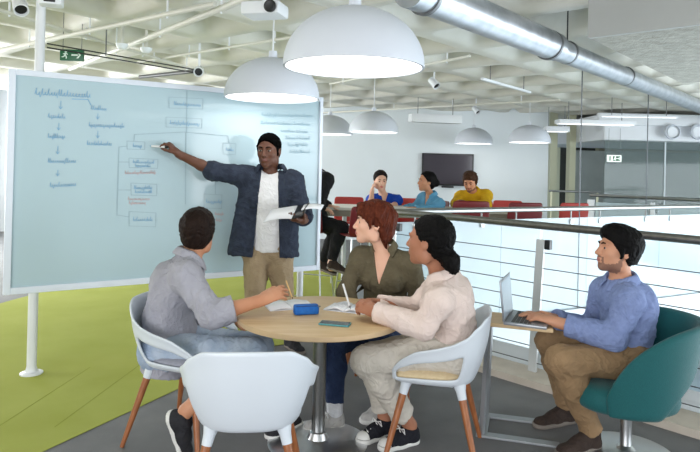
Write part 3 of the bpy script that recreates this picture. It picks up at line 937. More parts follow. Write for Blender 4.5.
MB().hull((-0.045, -0.10, 0.0168), (0.045, -0.045, 0.0178)).build('touchpad', MT['grey_metal'], lp_, smooth=0)
MS = T(0, 0.115, 0.017) @ Matrix.Rotation(math.radians(-6), 4, 'X')
MB().hull((-0.165, -0.004, 0.0), (0.165, 0.004, 0.225), MS, 0.003).build('laptop_lid', MT['laptop'], lp_)
MB().hull((-0.15, -0.0055, 0.015), (0.15, -0.004, 0.213), MS).build('screen', MT['laptop_screen'], lp_, smooth=0)

# ------------------------------------------------------------------ things on the round table
def on_table(px, py, dz=0.0): return atz(px, py, TZ + dz)
# open notebook of the man in grey
nb = on_table(289, 306)
n1 = empty('open_notebook', (nb[0], nb[1], TZ), 0.35, 'open white notebook under the hand of the man in the grey shirt', 'notebook', None)
def open_book(root, w, h, curl, lines, rnd=1):
    for sgn in (-1, 1):
        P = []
        for i in range(9):
            t = i / 8
            z = 0.004 + curl * math.sin(math.pi * min(1, t * 1.15)) * (1 - 0.4 * t)
            P.append([(sgn * t * w, -h / 2, z), (sgn * t * w, h / 2, z)])
        MB().grid(P).build('page_block', MT['paper'], root, smooth=60, solid=0.007)
        if lines:
            ln = MB(); r_ = random.Random(rnd + sgn)
            for k in range(9):
                y = h * (0.38 - k * 0.09)
                for i in range(5):
                    if r_.random() < 0.2: continue
                    t0, t1 = 0.15 + i * 0.14, 0.15 + i * 0.14 + 0.12
                    zz = lambda t: 0.0085 + curl * math.sin(math.pi * min(1, t * 1.15)) * (1 - 0.4 * t)
                    ln.quad([(sgn * t0 * w, y, zz(t0)), (sgn * t1 * w, y, zz(t1)), (sgn * t1 * w, y + 0.003, zz(t1)), (sgn * t0 * w, y + 0.003, zz(t0))])
            ln.build('page_lines', MT['print_ink'], root, smooth=0)
    MB().hull((-w * 1.02, -h / 2 - 0.003, 0.0), (w * 1.02, h / 2 + 0.003, 0.002)).build('cover', MT['paper'], root, smooth=0)
open_book(n1, 0.13, 0.19, 0.010, False)
nb = on_table(349, 309)
n2 = empty('open_notebook', (nb[0], nb[1], TZ), -0.35, 'open notebook with printed pages under the hands of the woman in the pale blouse', 'notebook', None)
open_book(n2, 0.12, 0.17, 0.018, True, 5)
# blue pencil case
pc = on_table(306, 314)
p_ = empty('pencil_case', (pc[0], pc[1], TZ), 0.28, 'bright blue pencil case on the round table', 'pencil case')
MB().hull((-0.068, -0.03, 0.0), (0.068, 0.03, 0.052), None, 0.014).build('case_body', MT['blue_case'], p_, smooth=60)
MB().tube([(-0.06, -0.026, 0.0475), (0.06, -0.026, 0.0475)], 0.0028, 6).build('zipper', MT['zipper'], p_)
MB().hull((0.058, -0.033, 0.042), (0.072, -0.026, 0.049), None, 0.001).build('zip_pull', MT['grey_metal'], p_)
# phone
pp = on_table(335, 324.5)
ph = empty('smartphone', (pp[0], pp[1], TZ), -0.22, 'teal rimmed smartphone lying near the front edge of the round table', 'phone')
MB().hull((-0.078, -0.036, 0.0), (0.078, 0.036, 0.009), None, 0.003).build('phone_body', MT['phone_side'], ph)
MB().hull((-0.074, -0.032, 0.009), (0.074, 0.032, 0.0096)).build('phone_screen', MT['phone_glass'], ph, smooth=0)
MB().lathe([(0, 0.0096), (0.006, 0.0098)], c=(0.064, 0, 0), n=16).build('phone_camera', MT['grey_metal'], ph)
# ------------------------------------------------------------------ bar table and stools of the far group
bt = empty('bar_table', (0.95, 7.30, 0), math.atan2(-0.0, 1), 'long pale bar table where three people sit behind the balustrade', 'table')
MB().hull((-1.42, -0.36, 1.0), (1.28, 0.36, 1.03), None, 0.004).build('tabletop', MT['table_top_bar'], bt)
MB().hull((-1.40, -0.352, 0.93), (1.26, -0.33, 1.0)).hull((-1.40, 0.33, 0.93), (1.26, 0.352, 1.0)).build('apron', MT['bar_edge'], bt, smooth=0)
for sx in (-1.0, 0.9):
    for sy in (-0.2, 0.2):
        MB().tube([(sx, sy, 0), (sx, sy, 0.95)], 0.025, 12).build('leg', MT['white'], bt)
def bar_stool(x, y, rz, label, red, tall=1.0):
    root = empty('bar_stool', (x, y, 0), rz, label, 'stool', 'red bar stools round the bar table')
    root.scale = (1, 1, tall)
    m_ = MT[red]
    P = []
    for i in range(8):
        t = i / 7
        row = []
        for j in range(9):
            s = -1 + j / 4
            if t < 0.6:
                yy = 0.19 - t / 0.6 * 0.36; zz = 0.765 + 0.012 * s * s + (0.01 if t == 0 else 0)
            else:
                k = (t - 0.6) / 0.4
                yy = -0.17 - 0.06 * k + 0.0; zz = 0.775 + 0.325 * k
            row.append((s * (0.20 if t < 0.6 else 0.205 - 0.01 * (t - .6)), yy - (0.0 if t < .6 else 0.02 * (1 - s * s)), zz))
        P.append(row)
    seat = MB(); seat.grid(P[:5])
    seat.build('seat', m_, root, smooth=180, sub=1, solid=0.014)
    back = MB(); back.grid(P[4:])
    back.build('backrest', m_, root, smooth=180, sub=1, solid=0.014)
    for sx in (-1, 1):
        MB().tube([(sx * 0.15, 0.14, 0.75), (sx * 0.21, 0.22, 0.015), (sx * 0.21, -0.22, 0.015), (sx * 0.15, -0.14, 0.75)], 0.009, 8).build('sled_leg', MT['chrome'], root)
    MB().tube([(-0.19, 0.20, 0.25), (0.19, 0.20, 0.25)], 0.008, 8).build('foot_bar', MT['chrome'], root)
    return root
bar_stool(0.13, 6.5, 0.35, 'dark red bar stool showing its back left of the woman with short red hair', 'dark_red')
bar_stool(0.0, 7.95, math.pi, 'red bar stool beyond the bar table, left of the woman in the blue top', 'red_plastic')
bar_stool(0.47, 7.88, math.pi, 'red bar stool under the woman in the royal blue top', 'red_plastic')
bar_stool(0.72, 7.98, math.pi - 0.2, 'red bar stool seen between the royal blue top and the light blue shirt', 'red_plastic')
bar_stool(0.98, 7.70, math.pi / 2 + 0.35, 'dark red bar stool under the woman in the light blue shirt', 'dark_red')
bar_stool(1.28, 6.62, 0.05, 'dark red bar stool with its back to us in front of the yellow shirt', 'dark_red', 1.07)
bar_stool(1.72, 7.85, math.pi, 'red bar stool under the man in the yellow shirt', 'red_plastic')
bar_stool(1.94, 6.95, 0.1, 'dark red bar stool with its back to us right of the yellow shirt', 'dark_red', 1.05)
bar_stool(2.12, 7.95, math.pi - 0.1, 'bright red bar stool at the far right end of the bar table', 'red_plastic')
bar_stool(2.95, 8.2, 0.1, 'lone red bar stool near the cream columns', 'red_plastic')
bar_stool(-0.42, 6.78, -0.3, 'dark red bar stool under the person in black beside the whiteboard', 'dark_red')
# dark chair seen through the office glass
oc = empty('office_chair', (7.9, 13.0, 0), 2.4, 'dark navy office chair behind the glass at the right edge', 'chair')
MB().hull((-0.28, -0.25, 0.40), (0.28, 0.25, 0.52), None, 0.05).build('seat', MT['navy_chair'], oc, smooth=60)
MB().hull((-0.28, -0.33, 0.50), (0.28, -0.22, 1.35), None, 0.08).build('backrest', MT['navy_chair'], oc, smooth=60)
MB().tube([(0, 0, 0.05), (0, 0, 0.42)], 0.03, 12).build('pedestal', MT['black'], oc)
for k in range(5):
    a = 2 * math.pi * k / 5
    MB().tube([(0, 0, 0.09), (0.3 * math.cos(a), 0.3 * math.sin(a), 0.04)], 0.02, 8).build('leg', MT['black'], oc)
# ------------------------------------------------------------------ people: one smooth surface per body, clothes over it
def nrm(v):
    v = np.asarray(v, float); return v / (np.linalg.norm(v) + 1e-12)

class Field:
    """signed distances on a grid; shapes are blended in one after another"""
    def __init__(s, lo, hi, h):
        s.h = h; s.lo = np.array(lo, float)
        s.n = np.ceil((np.array(hi) - s.lo) / h).astype(int) + 1
        s.ax = [s.lo[i] + h * np.arange(s.n[i]) for i in range(3)]
        s.a = np.full(s.n, 0.2, np.float32)
    def _win(s, lo, hi):
        i0 = np.maximum(np.floor((np.array(lo) - s.lo) / s.h).astype(int), 0)
        i1 = np.minimum(np.ceil((np.array(hi) - s.lo) / s.h).astype(int) + 1, s.n)
        if np.any(i1 <= i0): return None
        sl = tuple(slice(i0[i], i1[i]) for i in range(3))
        X = s.ax[0][sl[0]][:, None, None]; Y = s.ax[1][sl[1]][None, :, None]; Z = s.ax[2][sl[2]][None, None, :]
        return sl, X, Y, Z
    def _mix(s, sl, d, k, mode):
        a = s.a[sl]
        if mode == 'add':
            if k > 0:
                h = np.maximum(k - np.abs(a - d), 0) / k
                s.a[sl] = np.minimum(a, d) - h * h * k * 0.25
            else:
                s.a[sl] = np.minimum(a, d)
        else:
            d = -d
            if k > 0:
                h = np.maximum(k - np.abs(a - d), 0) / k
                s.a[sl] = np.maximum(a, d) + h * h * k * 0.25
            else:
                s.a[sl] = np.maximum(a, d)
    def cone(s, a, b, ra, rb, k=0.02, sx=1.0, sy=1.0, side=None, clips=(), mode='add'):
        a, b = np.asarray(a, float), np.asarray(b, float)
        R = max(ra, rb) * max(sx, sy, 1) + k + 3 * s.h
        w = s._win(np.minimum(a, b) - R, np.maximum(a, b) + R)
        if w is None: return
        sl, X, Y, Z = w
        ab = b - a; L2 = ab @ ab + 1e-12
        t = np.clip(((X - a[0]) * ab[0] + (Y - a[1]) * ab[1] + (Z - a[2]) * ab[2]) / L2, 0, 1)
        qx, qy, qz = X - a[0] - t * ab[0], Y - a[1] - t * ab[1], Z - a[2] - t * ab[2]
        r = ra + (rb - ra) * t
        if sx == 1 and sy == 1:
            d = np.sqrt(qx * qx + qy * qy + qz * qz) - r
        else:
            wv = nrm(ab) if L2 > 1e-9 else np.array([0, 0, 1.0])
            sd = np.asarray(side, float); sd = nrm(sd - wv * (sd @ wv)); dd = np.cross(wv, sd)
            u = qx * sd[0] + qy * sd[1] + qz * sd[2]
            v = qx * dd[0] + qy * dd[1] + qz * dd[2]
            ww = qx * wv[0] + qy * wv[1] + qz * wv[2]
            l = np.sqrt((u / sx) ** 2 + (v / sy) ** 2 + ww * ww) + 1e-9
            g = np.sqrt((u / sx ** 2) ** 2 + (v / sy ** 2) ** 2 + ww * ww) / l + 1e-6
            d = (l - r) / g
        for p, n in clips:
            d = np.maximum(d, (X - p[0]) * n[0] + (Y - p[1]) * n[1] + (Z - p[2]) * n[2])
        s._mix(sl, d.astype(np.float32), k, mode)
    def ell(s, c, ax, rad, k=0.02, clips=(), mode='add'):
        """ellipsoid; ax = three unit axes"""
        c = np.asarray(c, float)
        R = max(rad) + k + 3 * s.h
        w = s._win(c - R, c + R)
        if w is None: return
        sl, X, Y, Z = w
        X, Y, Z = X - c[0], Y - c[1], Z - c[2]
        l = 0; g = 0
        for e, r in zip(ax, rad):
            u = X * e[0] + Y * e[1] + Z * e[2]
            l = l + (u / r) ** 2; g = g + (u / r ** 2) ** 2
        l = np.sqrt(l) + 1e-9; g = np.sqrt(g) + 1e-6
        d = (l - 1) * l / g
        X, Y, Z = X + c[0], Y + c[1], Z + c[2]
        for p, n in clips:
            d = np.maximum(d, (X - p[0]) * n[0] + (Y - p[1]) * n[1] + (Z - p[2]) * n[2])
        s._mix(sl, d.astype(np.float32), k, mode)
    def cut(s, p, n, k=0.0):
        """keep what lies behind the plane"""
        d = ((s.ax[0] - p[0]) * n[0])[:, None, None] + ((s.ax[1] - p[1]) * n[1])[None, :, None] + ((s.ax[2] - p[2]) * n[2])[None, None, :]
        s.a = np.maximum(s.a, d.astype(np.float32))
    def carve(s, planes):
        """take away the region behind all these planes"""
        d = None
        for p, n in planes:
            q = ((s.ax[0] - p[0]) * n[0])[:, None, None] + ((s.ax[1] - p[1]) * n[1])[None, :, None] + ((s.ax[2] - p[2]) * n[2])[None, None, :]
            d = q if d is None else np.maximum(d, q)
        s.a = np.maximum(s.a, -d.astype(np.float32))
    def folds(s, amp, freq, seed, stretch=None):
        m = np.abs(s.a) < 0.03
        ii = np.argwhere(m)
        P = s.lo + ii * s.h
        if stretch is not None: P = P @ stretch
        rnd = np.random.RandomState(seed)
        v = np.zeros(len(P))
        for o in range(3):
            f = freq * (1.0, 1.9, 3.3)[o]
            A = rnd.normal(size=3); B = rnd.normal(size=3); A = nrm(A) * f; B = nrm(B) * f * 0.55
            C = nrm(rnd.normal(size=3)) * f * 0.8
            w_ = np.sin(P @ A + 2.0 * np.sin(P @ B + rnd.rand() * 6) + 1.3 * np.sin(P @ C + rnd.rand() * 6))
            v -= (1.0, 0.6, 0.35)[o] * (1.3 * np.exp(-(w_ / 0.4) ** 2) - 0.3 + 0.3 * w_)
        s.a[m] += (amp * v).astype(np.float32)
    def mesh(s):
        a = s.a
        sg = a < 0
        c = [sg[:-1, :-1, :-1], sg[1:, :-1, :-1], sg[:-1, 1:, :-1], sg[1:, 1:, :-1], sg[:-1, :-1, 1:], sg[1:, :-1, 1:], sg[:-1, 1:, 1:], sg[1:, 1:, 1:]]
        any_ = c[0] | c[1] | c[2] | c[3] | c[4] | c[5] | c[6] | c[7]
        all_ = c[0] & c[1] & c[2] & c[3] & c[4] & c[5] & c[6] & c[7]
        act = any_ & ~all_
        I = np.argwhere(act)
        if len(I) == 0: return np.zeros((0, 3)), np.zeros((0, 4), int)
        idx = np.full(act.shape, -1, np.int32)
        idx[tuple(I.T)] = np.arange(len(I))
        offs = np.array([[0, 0, 0], [1, 0, 0], [0, 1, 0], [1, 1, 0], [0, 0, 1], [1, 0, 1], [0, 1, 1], [1, 1, 1]])
        Vv = np.stack([a[tuple((I + o).T)] for o in offs], -1)
        acc = np.zeros((len(I), 3)); cnt = np.zeros(len(I))
        for p, q in ((0, 1), (2, 3), (4, 5), (6, 7), (0, 2), (1, 3), (4, 6), (5, 7), (0, 4), (1, 5), (2, 6), (3, 7)):
            va, vb = Vv[:, p], Vv[:, q]
            mk = (va < 0) != (vb < 0)
            t = np.where(mk, va / np.where(mk, va - vb, 1), 0)
            acc += mk[:, None] * (offs[p] + t[:, None] * (offs[q] - offs[p])); cnt += mk
        P = s.lo + (I + acc / cnt[:, None]) * s.h
        F = []
        for ax in range(3):
            u, v = [(1, 2), (2, 0), (0, 1)][ax]
            s0 = [slice(None)] * 3; s1 = [slice(None)] * 3
            s0[ax] = slice(None, -1); s1[ax] = slice(1, None)
            A, B = sg[tuple(s0)], sg[tuple(s1)]
            E = np.argwhere(A != B)
            ok = (E[:, u] > 0) & (E[:, v] > 0) & (E[:, u] < sg.shape[u] - 1) & (E[:, v] < sg.shape[v] - 1)
            E = E[ok]
            du = np.zeros(3, int); du[u] = 1; dv = np.zeros(3, int); dv[v] = 1
            q = [idx[tuple((E - d_).T)] for d_ in (du * 0, du, du + dv, dv)]
            q = np.stack(q, -1)
            inside = A[tuple(E.T)]
            q[~inside] = q[~inside][:, ::-1]
            F.append(q)
        F = np.concatenate(F)
        F = F[(F >= 0).all(1)]
        return P, F

def relax(P, F, n=1, lam=0.4):
    """light smoothing of the grid steps"""
    if len(P) == 0: return P
    for _ in range(n):
        acc = np.zeros_like(P); cnt = np.zeros(len(P))
        for i in range(4):
            a, b = F[:, i], F[:, (i + 1) % 4]
            for c_ in range(3):
                acc[:, c_] += np.bincount(a, P[b, c_], len(P)) + np.bincount(b, P[a, c_], len(P))
            cnt += np.bincount(a, minlength=len(P)) + np.bincount(b, minlength=len(P))
        P = P + lam * (acc / np.maximum(cnt, 1)[:, None] - P)
    return P

def keep_big(P, F, frac=0.02):
    """drop crumbs left by cutting"""
    lab = np.arange(len(P))
    while True:
        m = lab[F].min(1)
        new = lab.copy()
        for i in range(4): np.minimum.at(new, F[:, i], m)
        new = new[new]
        if (new == lab).all(): break
        lab = new
    ids, inv, cnt = np.unique(lab, return_inverse=True, return_counts=True)
    ok = (cnt >= frac * cnt.max())[inv]
    F = F[ok[F[:, 0]]]
    mp = np.cumsum(ok) - 1
    return P[ok], mp[F]

def sdf_obj(name, fld, mats, parent, base, smooth_n=1, region=None, frac=0.03):
    P, F = fld.mesh()
    P, F = keep_big(P, F, frac)
    P = relax(P, F, smooth_n)
    me = bpy.data.meshes.new(name)
    me.vertices.add(len(P)); me.loops.add(F.size); me.polygons.add(len(F))
    me.vertices.foreach_set('co', (P - base).ravel())
    me.loops.foreach_set('vertex_index', F.ravel().astype(np.int32))
    me.polygons.foreach_set('loop_start', np.arange(0, F.size, 4, dtype=np.int32))
    me.polygons.foreach_set('loop_total', np.full(len(F), 4, np.int32))
    if region is not None:
        c = P[F].mean(1)
        me.polygons.foreach_set('material_index', region(c).astype(np.int32))
    me.update(); me.validate()
    return link(name, me, mats, parent, smooth=180)

def ik(S_, T_, l1, l2, pole):
    S_, T_ = np.asarray(S_, float), np.asarray(T_, float)
    d = T_ - S_; L = np.linalg.norm(d)
    if L > (l1 + l2) * 0.995:
        f = L / ((l1 + l2) * 0.995); l1 *= f; l2 *= f
    n = d / L
    a = (l1 * l1 - l2 * l2 + L * L) / (2 * L)
    h = math.sqrt(max(l1 * l1 - a * a, 0))
    p = np.asarray(pole, float); p = nrm(p - n * (p @ n))
    return S_ + n * a + p * h

class Frame:
    def __init__(s, c, f, u, roll=0.0):
        s.c = np.asarray(c, float); s.F = nrm(f)
        u = np.asarray(u, float); s.U = nrm(u - s.F * (u @ s.F)); s.L = np.cross(s.U, s.F)
    def p(s, f, l, u): return s.c + s.F * f + s.L * l + s.U * u
    @property
    def ax(s): return (s.F, s.L, s.U)

SKIN = {}
def skin(name, col, col2, lip, stub=None):
    a = mat('skin_' + name, col, 0.5, scale=9, col2=col2, spec=0.35)
    b = a.node_tree.nodes['Principled BSDF']
    b.inputs['Subsurface Weight'].default_value = 0.12
    b.inputs['Subsurface Radius'].default_value = (0.012, 0.005, 0.003)
    l = mat('lips_' + name, lip, 0.45, var=0.04, scale=20)
    st = mat('stubble_' + name, stub or col, 0.7, var=0.08, scale=120)
    SKIN[name] = [a, l, st]
EYE_W = mat('eye_white', S(198, 190, 182), 0.25, var=0.01)
EYE_I = mat('iris_dark', S(44, 30, 22), 0.15, var=0.1, scale=60)

def hand(f, wr, d, n, w, fc=1.0, curl=(0.3, 0.35, 0.4, 0.45), spread=0.06, thumb=(0.7, 0.65, 0.25), g=1.0):
    """wrist, finger direction, palm normal, thumb side"""
    d = nrm(d); n = np.asarray(n, float); n = nrm(n - d * (n @ d)); w_ = np.cross(d, n); w = w_ if w_ @ np.asarray(w) > 0 else -w_
    f.cone(wr - d * 0.02 * g, wr + d * 0.03 * g, 0.027 * g, 0.031 * g, 0.02, 1.05, 0.72, w)
    f.cone(wr + d * 0.03 * g, wr + d * 0.080 * g, 0.033 * g, 0.036 * g, 0.015, 1.12, 0.42, w)
    for i in range(4):
        b = wr + d * (0.088, 0.092, 0.088, 0.080)[i] * g + w * (0.029 - 0.0195 * i) * g
        L = (0.072, 0.080, 0.074, 0.058)[i] * g
        ang = 0.0
        p = b - d * 0.02 * g
        f.cone(p, b, 0.0100 * g, 0.0098 * g, 0.008)
        p = b
        dir0 = nrm(d + w * spread * (1.5 - i))
        for sg_, (fr, r0, r1) in enumerate(((0.45, .0096, .0089), (0.31, .0089, .0082), (0.24, .0082, .0068))):
            ang += curl[i] * (0.9, 1.2, 0.8)[sg_]
            e = p + (dir0 * math.cos(ang) + n * math.sin(ang)) * L * fr
            f.cone(p, e, r0 * g, r1 * g, 0.005)
            p = e
    b = wr + d * 0.022 * g + w * 0.024 * g
    td = nrm(d * thumb[0] + w * thumb[1] + n * thumb[2])
    e1 = b + td * 0.042 * g
    f.cone(b, e1, 0.0155 * g, 0.0118 * g, 0.015)
    td2 = nrm(td + d * 0.35 + n * 0.15)
    e2 = e1 + td2 * 0.034 * g
    f.cone(e1, e2, 0.0112 * g, 0.0102 * g, 0.008)
    f.cone(e2, e2 + nrm(td2 + d * 0.25) * 0.024 * g, 0.0102 * g, 0.0080 * g, 0.006)

def head_prims(f, H, g, fem=False, ears=True):
    p = H.p
    k = 0.03
    def e(c, r, kk=0.02, mode='add'): f.ell(p(*[q * g for q in c]), H.ax, [q * g for q in r], kk * g, mode=mode)
    e((-0.012, 0, 0.040), (0.098, 0.076, 0.083))
    e((0.020, 0, -0.020), (0.072, 0.064, 0.075), 0.03)
    e((0.030, 0, -0.062), (0.054, 0.050 if not fem else 0.045, 0.045), 0.03)
    e((0.066, 0, -0.098), (0.021, 0.022 if not fem else 0.018, 0.018), 0.03)
    for s_ in (-1, 1):
        e((-0.005, s_ * 0.052, -0.068), (0.028, 0.013, 0.030), 0.03)              # jaw angle
        e((0.056, s_ * 0.040, -0.018), (0.026, 0.020, 0.020), 0.025)            # cheekbone
        e((0.079, s_ * 0.030, 0.028), (0.014, 0.024, 0.008), 0.016)             # brow
        e((0.092, s_ * 0.030, 0.006), (0.017, 0.019, 0.0125), 0.012, 'sub')      # eye hollow
        e((0.0700, s_ * 0.030, 0.006), (0.0150, 0.0185, 0.0135), 0.006)
        e((0.0768, s_ * 0.031, 0.0150), (0.0125, 0.0175, 0.0062), 0.003)
        e((0.0752, s_ * 0.031, -0.0045), (0.0120, 0.0165, 0.0058), 0.003)             # lids
    f.cone(p(0.086 * g, 0, 0.018 * g), p(0.108 * g, 0, -0.026 * g), 0.008 * g, 0.0105 * g, 0.012 * g)
    e((0.104, 0, -0.029), (0.012, 0.0125, 0.010), 0.008)
    for s_ in (-1, 1): e((0.094, s_ * 0.0125, -0.032), (0.011, 0.0075, 0.0075), 0.006)
    e((0.083, 0, -0.058), (0.014, 0.024, 0.016), 0.012)                            # mouth mound
    e((0.0925, 0, -0.0545), (0.008, 0.019, 0.0050), 0.004)                          # lips
    e((0.0915, 0, -0.0655), (0.008, 0.017, 0.0058), 0.004)
    if ears:
        for s_ in (-1, 1):
            e((-0.012, s_ * 0.076, -0.002), (0.019, 0.0085, 0.031), 0.008)
            e((-0.006, s_ * 0.085, 0.000), (0.010, 0.006, 0.018), 0.005, 'sub')

class Person:
    def __init__(s, label, base, J, sk, fem=False, g=1.05, hg=1.08, h=0.0055, group=None, wide=1.0):
        s.J, s.fem, s.g, s.hg, s.h, s.wide = J, fem, g, hg, h, wide
        s.base = np.array([base[0], base[1], base[2] if len(base) > 2 else 0.0])
        s.label, s.sk = label, sk
        s.solve()
        pts = np.array([v for v in s.K.values()])
        s.lo, s.hi = pts.min(0) - 0.26, pts.max(0) + 0.26
        s.lo[2] = max(s.lo[2], -0.02)
        s.body()
    def solve(s):
        J, g = s.J, s.g
        K = {}
        K['pel'], K['neck'], K['head'] = (np.asarray(J[q], float) for q in ('pel', 'neck', 'head'))
        tf = np.asarray(J['face_t'], float)                    # way the chest faces
        upv = nrm(K['neck'] - K['pel'])
        tf = nrm(tf - upv * (tf @ upv)); s.tf = tf; s.upv = upv
        Lt = np.cross(upv, tf); s.Lt = nrm(Lt)                 # the figure's left
        hf = np.asarray(J.get('face_h', (tf[0], tf[1], 0)), float); hf[2] = 0; hf = nrm(hf); s.hf = hf
        s.Lh = np.cross(np.array([0, 0, 1.0]), hf)
        sw = (0.165 if s.fem else 0.192) * g * s.wide
        bend = J.get('bend', 0.03)
        d = K['neck'] - K['pel']
        K['waist'] = K['pel'] + d * 0.36 - tf * bend
        K['chest'] = K['pel'] + d * 0.72 - tf * bend * 0.8
        K['shL'] = np.asarray(J.get('shL', K['neck'] + s.Lt * sw - upv * 0.055 * g), float)
        K['shR'] = np.asarray(J.get('shR', K['neck'] - s.Lt * sw - upv * 0.055 * g), float)
        hw = (0.092 if not s.fem else 0.095) * g
        K['hipL'] = K['pel'] + s.Lh * hw; K['hipR'] = K['pel'] - s.Lh * hw
        for sd, sg_ in (('L', 1), ('R', -1)):
            K['wr' + sd] = np.asarray(J['wr' + sd], float)
            pole = J.get('pole' + sd, (0, 0, -1))
            K['el' + sd] = np.asarray(J['el' + sd], float) if 'el' + sd in J else ik(K['sh' + sd], K['wr' + sd], 0.285 * g, 0.255 * g, pole)
            K['an' + sd] = np.asarray(J['an' + sd], float)
            K['kn' + sd] = np.asarray(J['kn' + sd], float) if 'kn' + sd in J else ik(K['hip' + sd], K['an' + sd], 0.43 * g, 0.41 * g, J.get('kpole' + sd, hf))
            K['toe' + sd] = np.asarray(J['toe' + sd], float)
            if J.get('verbose'):
                ln = lambda a, b: round(float(np.linalg.norm(K[a + sd] - K[b + sd])), 3)
                print(s.label[:30], sd, 'uparm', ln('sh', 'el'), 'fore', ln('el', 'wr'), 'thigh', ln('hip', 'kn'), 'shin', ln('kn', 'an'))
        s.K = K
        hd = np.asarray(J['face'], float)
        s.H = Frame(K['head'], hd, J.get('head_up', (0, 0, 1)))
    # --- shared shapes
    def torso(s, f, o=0.0, k=0.06, low=True):
        K, g = s.K, s.g
        S_ = nrm(s.Lt + s.Lh)
        wd = s.wide
        if s.fem:
            if low: f.cone(K['pel'], K['waist'], 0.112 * g + o, 0.088 * g + o, k, 1.42, 1.0, s.Lh)
            f.cone(K['waist'], K['chest'], 0.090 * g + o, 0.103 * g + o, k, 1.32, .98, S_)
            f.cone(K['chest'], K['neck'] - s.upv * 0.065 * g, 0.104 * g + o, 0.062 * g + o, k, 1.35, .95, s.Lt)
            for q in (-1, 1):
                f.ell(K['chest'] + s.tf * 0.072 * g + s.Lt * q * 0.068 * g - s.upv * 0.01, (s.tf, s.Lt, s.upv), [0.058 * g + o, 0.060 * g + o, 0.062 * g + o], 0.04)
            r = 0.043
        else:
            if low: f.cone(K['pel'], K['waist'], 0.108 * g + o, 0.100 * g + o, k, 1.40 * wd, 1.02, s.Lh)
            f.cone(K['waist'], K['chest'], 0.100 * g + o, 0.116 * g + o, k, 1.40 * wd, .98, S_)
            f.cone(K['chest'], K['neck'] - s.upv * 0.075 * g, 0.118 * g + o, 0.070 * g + o, k, 1.42 * wd, .95, s.Lt)
            r = 0.052
        for sd, q in (('L', 1), ('R', -1)):
            sh = K['sh' + sd]
            f.cone(K['neck'] - s.upv * 0.012 * g, sh * 0.8 + K['neck'] * 0.2, 0.038 * g + o, 0.043 * g + o, 0.05)
            f.cone(K['neck'] - s.upv * 0.085 * g, sh, 0.06 * g + o, (r + 0.008) * g + o, 0.05)
    def arm(s, f, sd, o=0.0, o2=None, fore=1.0, up=1.0, k=0.03, endclip=True, o3=None):
        K, g = s.K, s.g
        o2 = o if o2 is None else o2
        o3 = o2 if o3 is None else o3
        m = 0.88 if s.fem else 1.0
        sh, el, wr = K['sh' + sd], K['el' + sd], K['wr' + sd]
        if fore <= 0:
            e = sh + (el - sh) * up
            n = nrm(el - sh)
            f.cone(sh, e + n * 0.02, 0.054 * m * g + o, 0.046 * m * g + o, k, clips=[(e, n)])
            return
        f.cone(sh, el, 0.055 * m * g + o, 0.042 * m * g + o, k)
        e = el + (wr - el) * fore
        n = nrm(wr - el)
        r0, rm, r1 = 0.042, 0.041, 0.0285
        rr = r0 + (r1 - r0) * fore
        mid = el + (wr - el) * min(0.35, fore * 0.5)
        if endclip:
            f.cone(el, mid, r0 * m * g + o2, rm * m * g + o2, k)
            f.cone(mid, e + n * 0.02, rm * m * g + o2, rr * m * g + o3, k * 0.6, clips=[(e, n)])
        else:
            f.cone(el, mid, r0 * m * g + o, rm * m * g + o, k)
            f.cone(mid, e, rm * m * g + o, rr * m * g + o, k * 0.6)
    def leg(s, f, sd, o=0.0, o2=None, frac=1.0, k=0.04, clip=True):
        K, g = s.K, s.g
        o2 = o if o2 is None else o2
        hp, kn, an = K['hip' + sd], K['kn' + sd], K['an' + sd]
        f.cone(hp, kn, 0.090 * g + o, 0.060 * g + o, k)
        n = nrm(an - kn)
        e = kn + (an - kn) * frac
        r1 = 0.060 + (0.038 - 0.060) * frac
        back = nrm(np.cross(np.cross(n, s.hf), n)) * -1 if abs(n @ s.hf) < 0.99 else -s.hf
        mid = kn + (an - kn) * 0.32 + back * 0.012
        f.cone(kn, mid, 0.058 * g + o, 0.054 * g + o2, k)
        f.cone(mid, e + n * 0.02 * clip, 0.054 * g + o2, r1 * g + o2, k, clips=[(e, n)] if clip else [])
        f.ell(hp - s.hf * 0.035 * g - np.array([0, 0, 0.0]), (s.hf, s.Lh, np.array([0, 0, 1.0])), [0.085 * g + o, 0.092 * g + o, 0.095 * g + o], 0.05)
    def body(s):
        K, g, hg = s.K, s.g, s.hg
        f = Field(s.lo, s.hi, s.h)
        s.torso(f)
        nb = s.H.p(-0.022 * hg, 0, -0.055 * hg)
        f.cone(K['neck'] - s.upv * 0.03, nb, (0.055 if not s.fem else 0.046) * g, (0.052 if not s.fem else 0.044) * g, 0.035)
        for sd in 'LR':
            s.arm(f, sd, endclip=False)
            s.leg(f, sd, o=-0.003, clip=False)
            an, toe = K['an' + sd], K['toe' + sd]
            dn = nrm(s.J.get('footdn' + sd, (0, 0, -1)))
            hl = an + dn * 0.055
            f.cone(an, hl, 0.034 * g, 0.030 * g, 0.02)
            f.cone(hl, hl * 0.3 + toe * 0.7, 0.027 * g, 0.017 * g, 0.02)
        head_prims(f, s.H, hg, s.fem)
        for sd in 'LR':
            if 'hand' + sd in s.J:
                hd = dict(s.J['hand' + sd])
                hand(f, K['wr' + sd], hd.pop('d'), hd.pop('n'), hd.pop('w'), g=g * (0.9 if s.fem else 1.0), **hd)
        H = s.H
        stub = s.J.get('stubble')
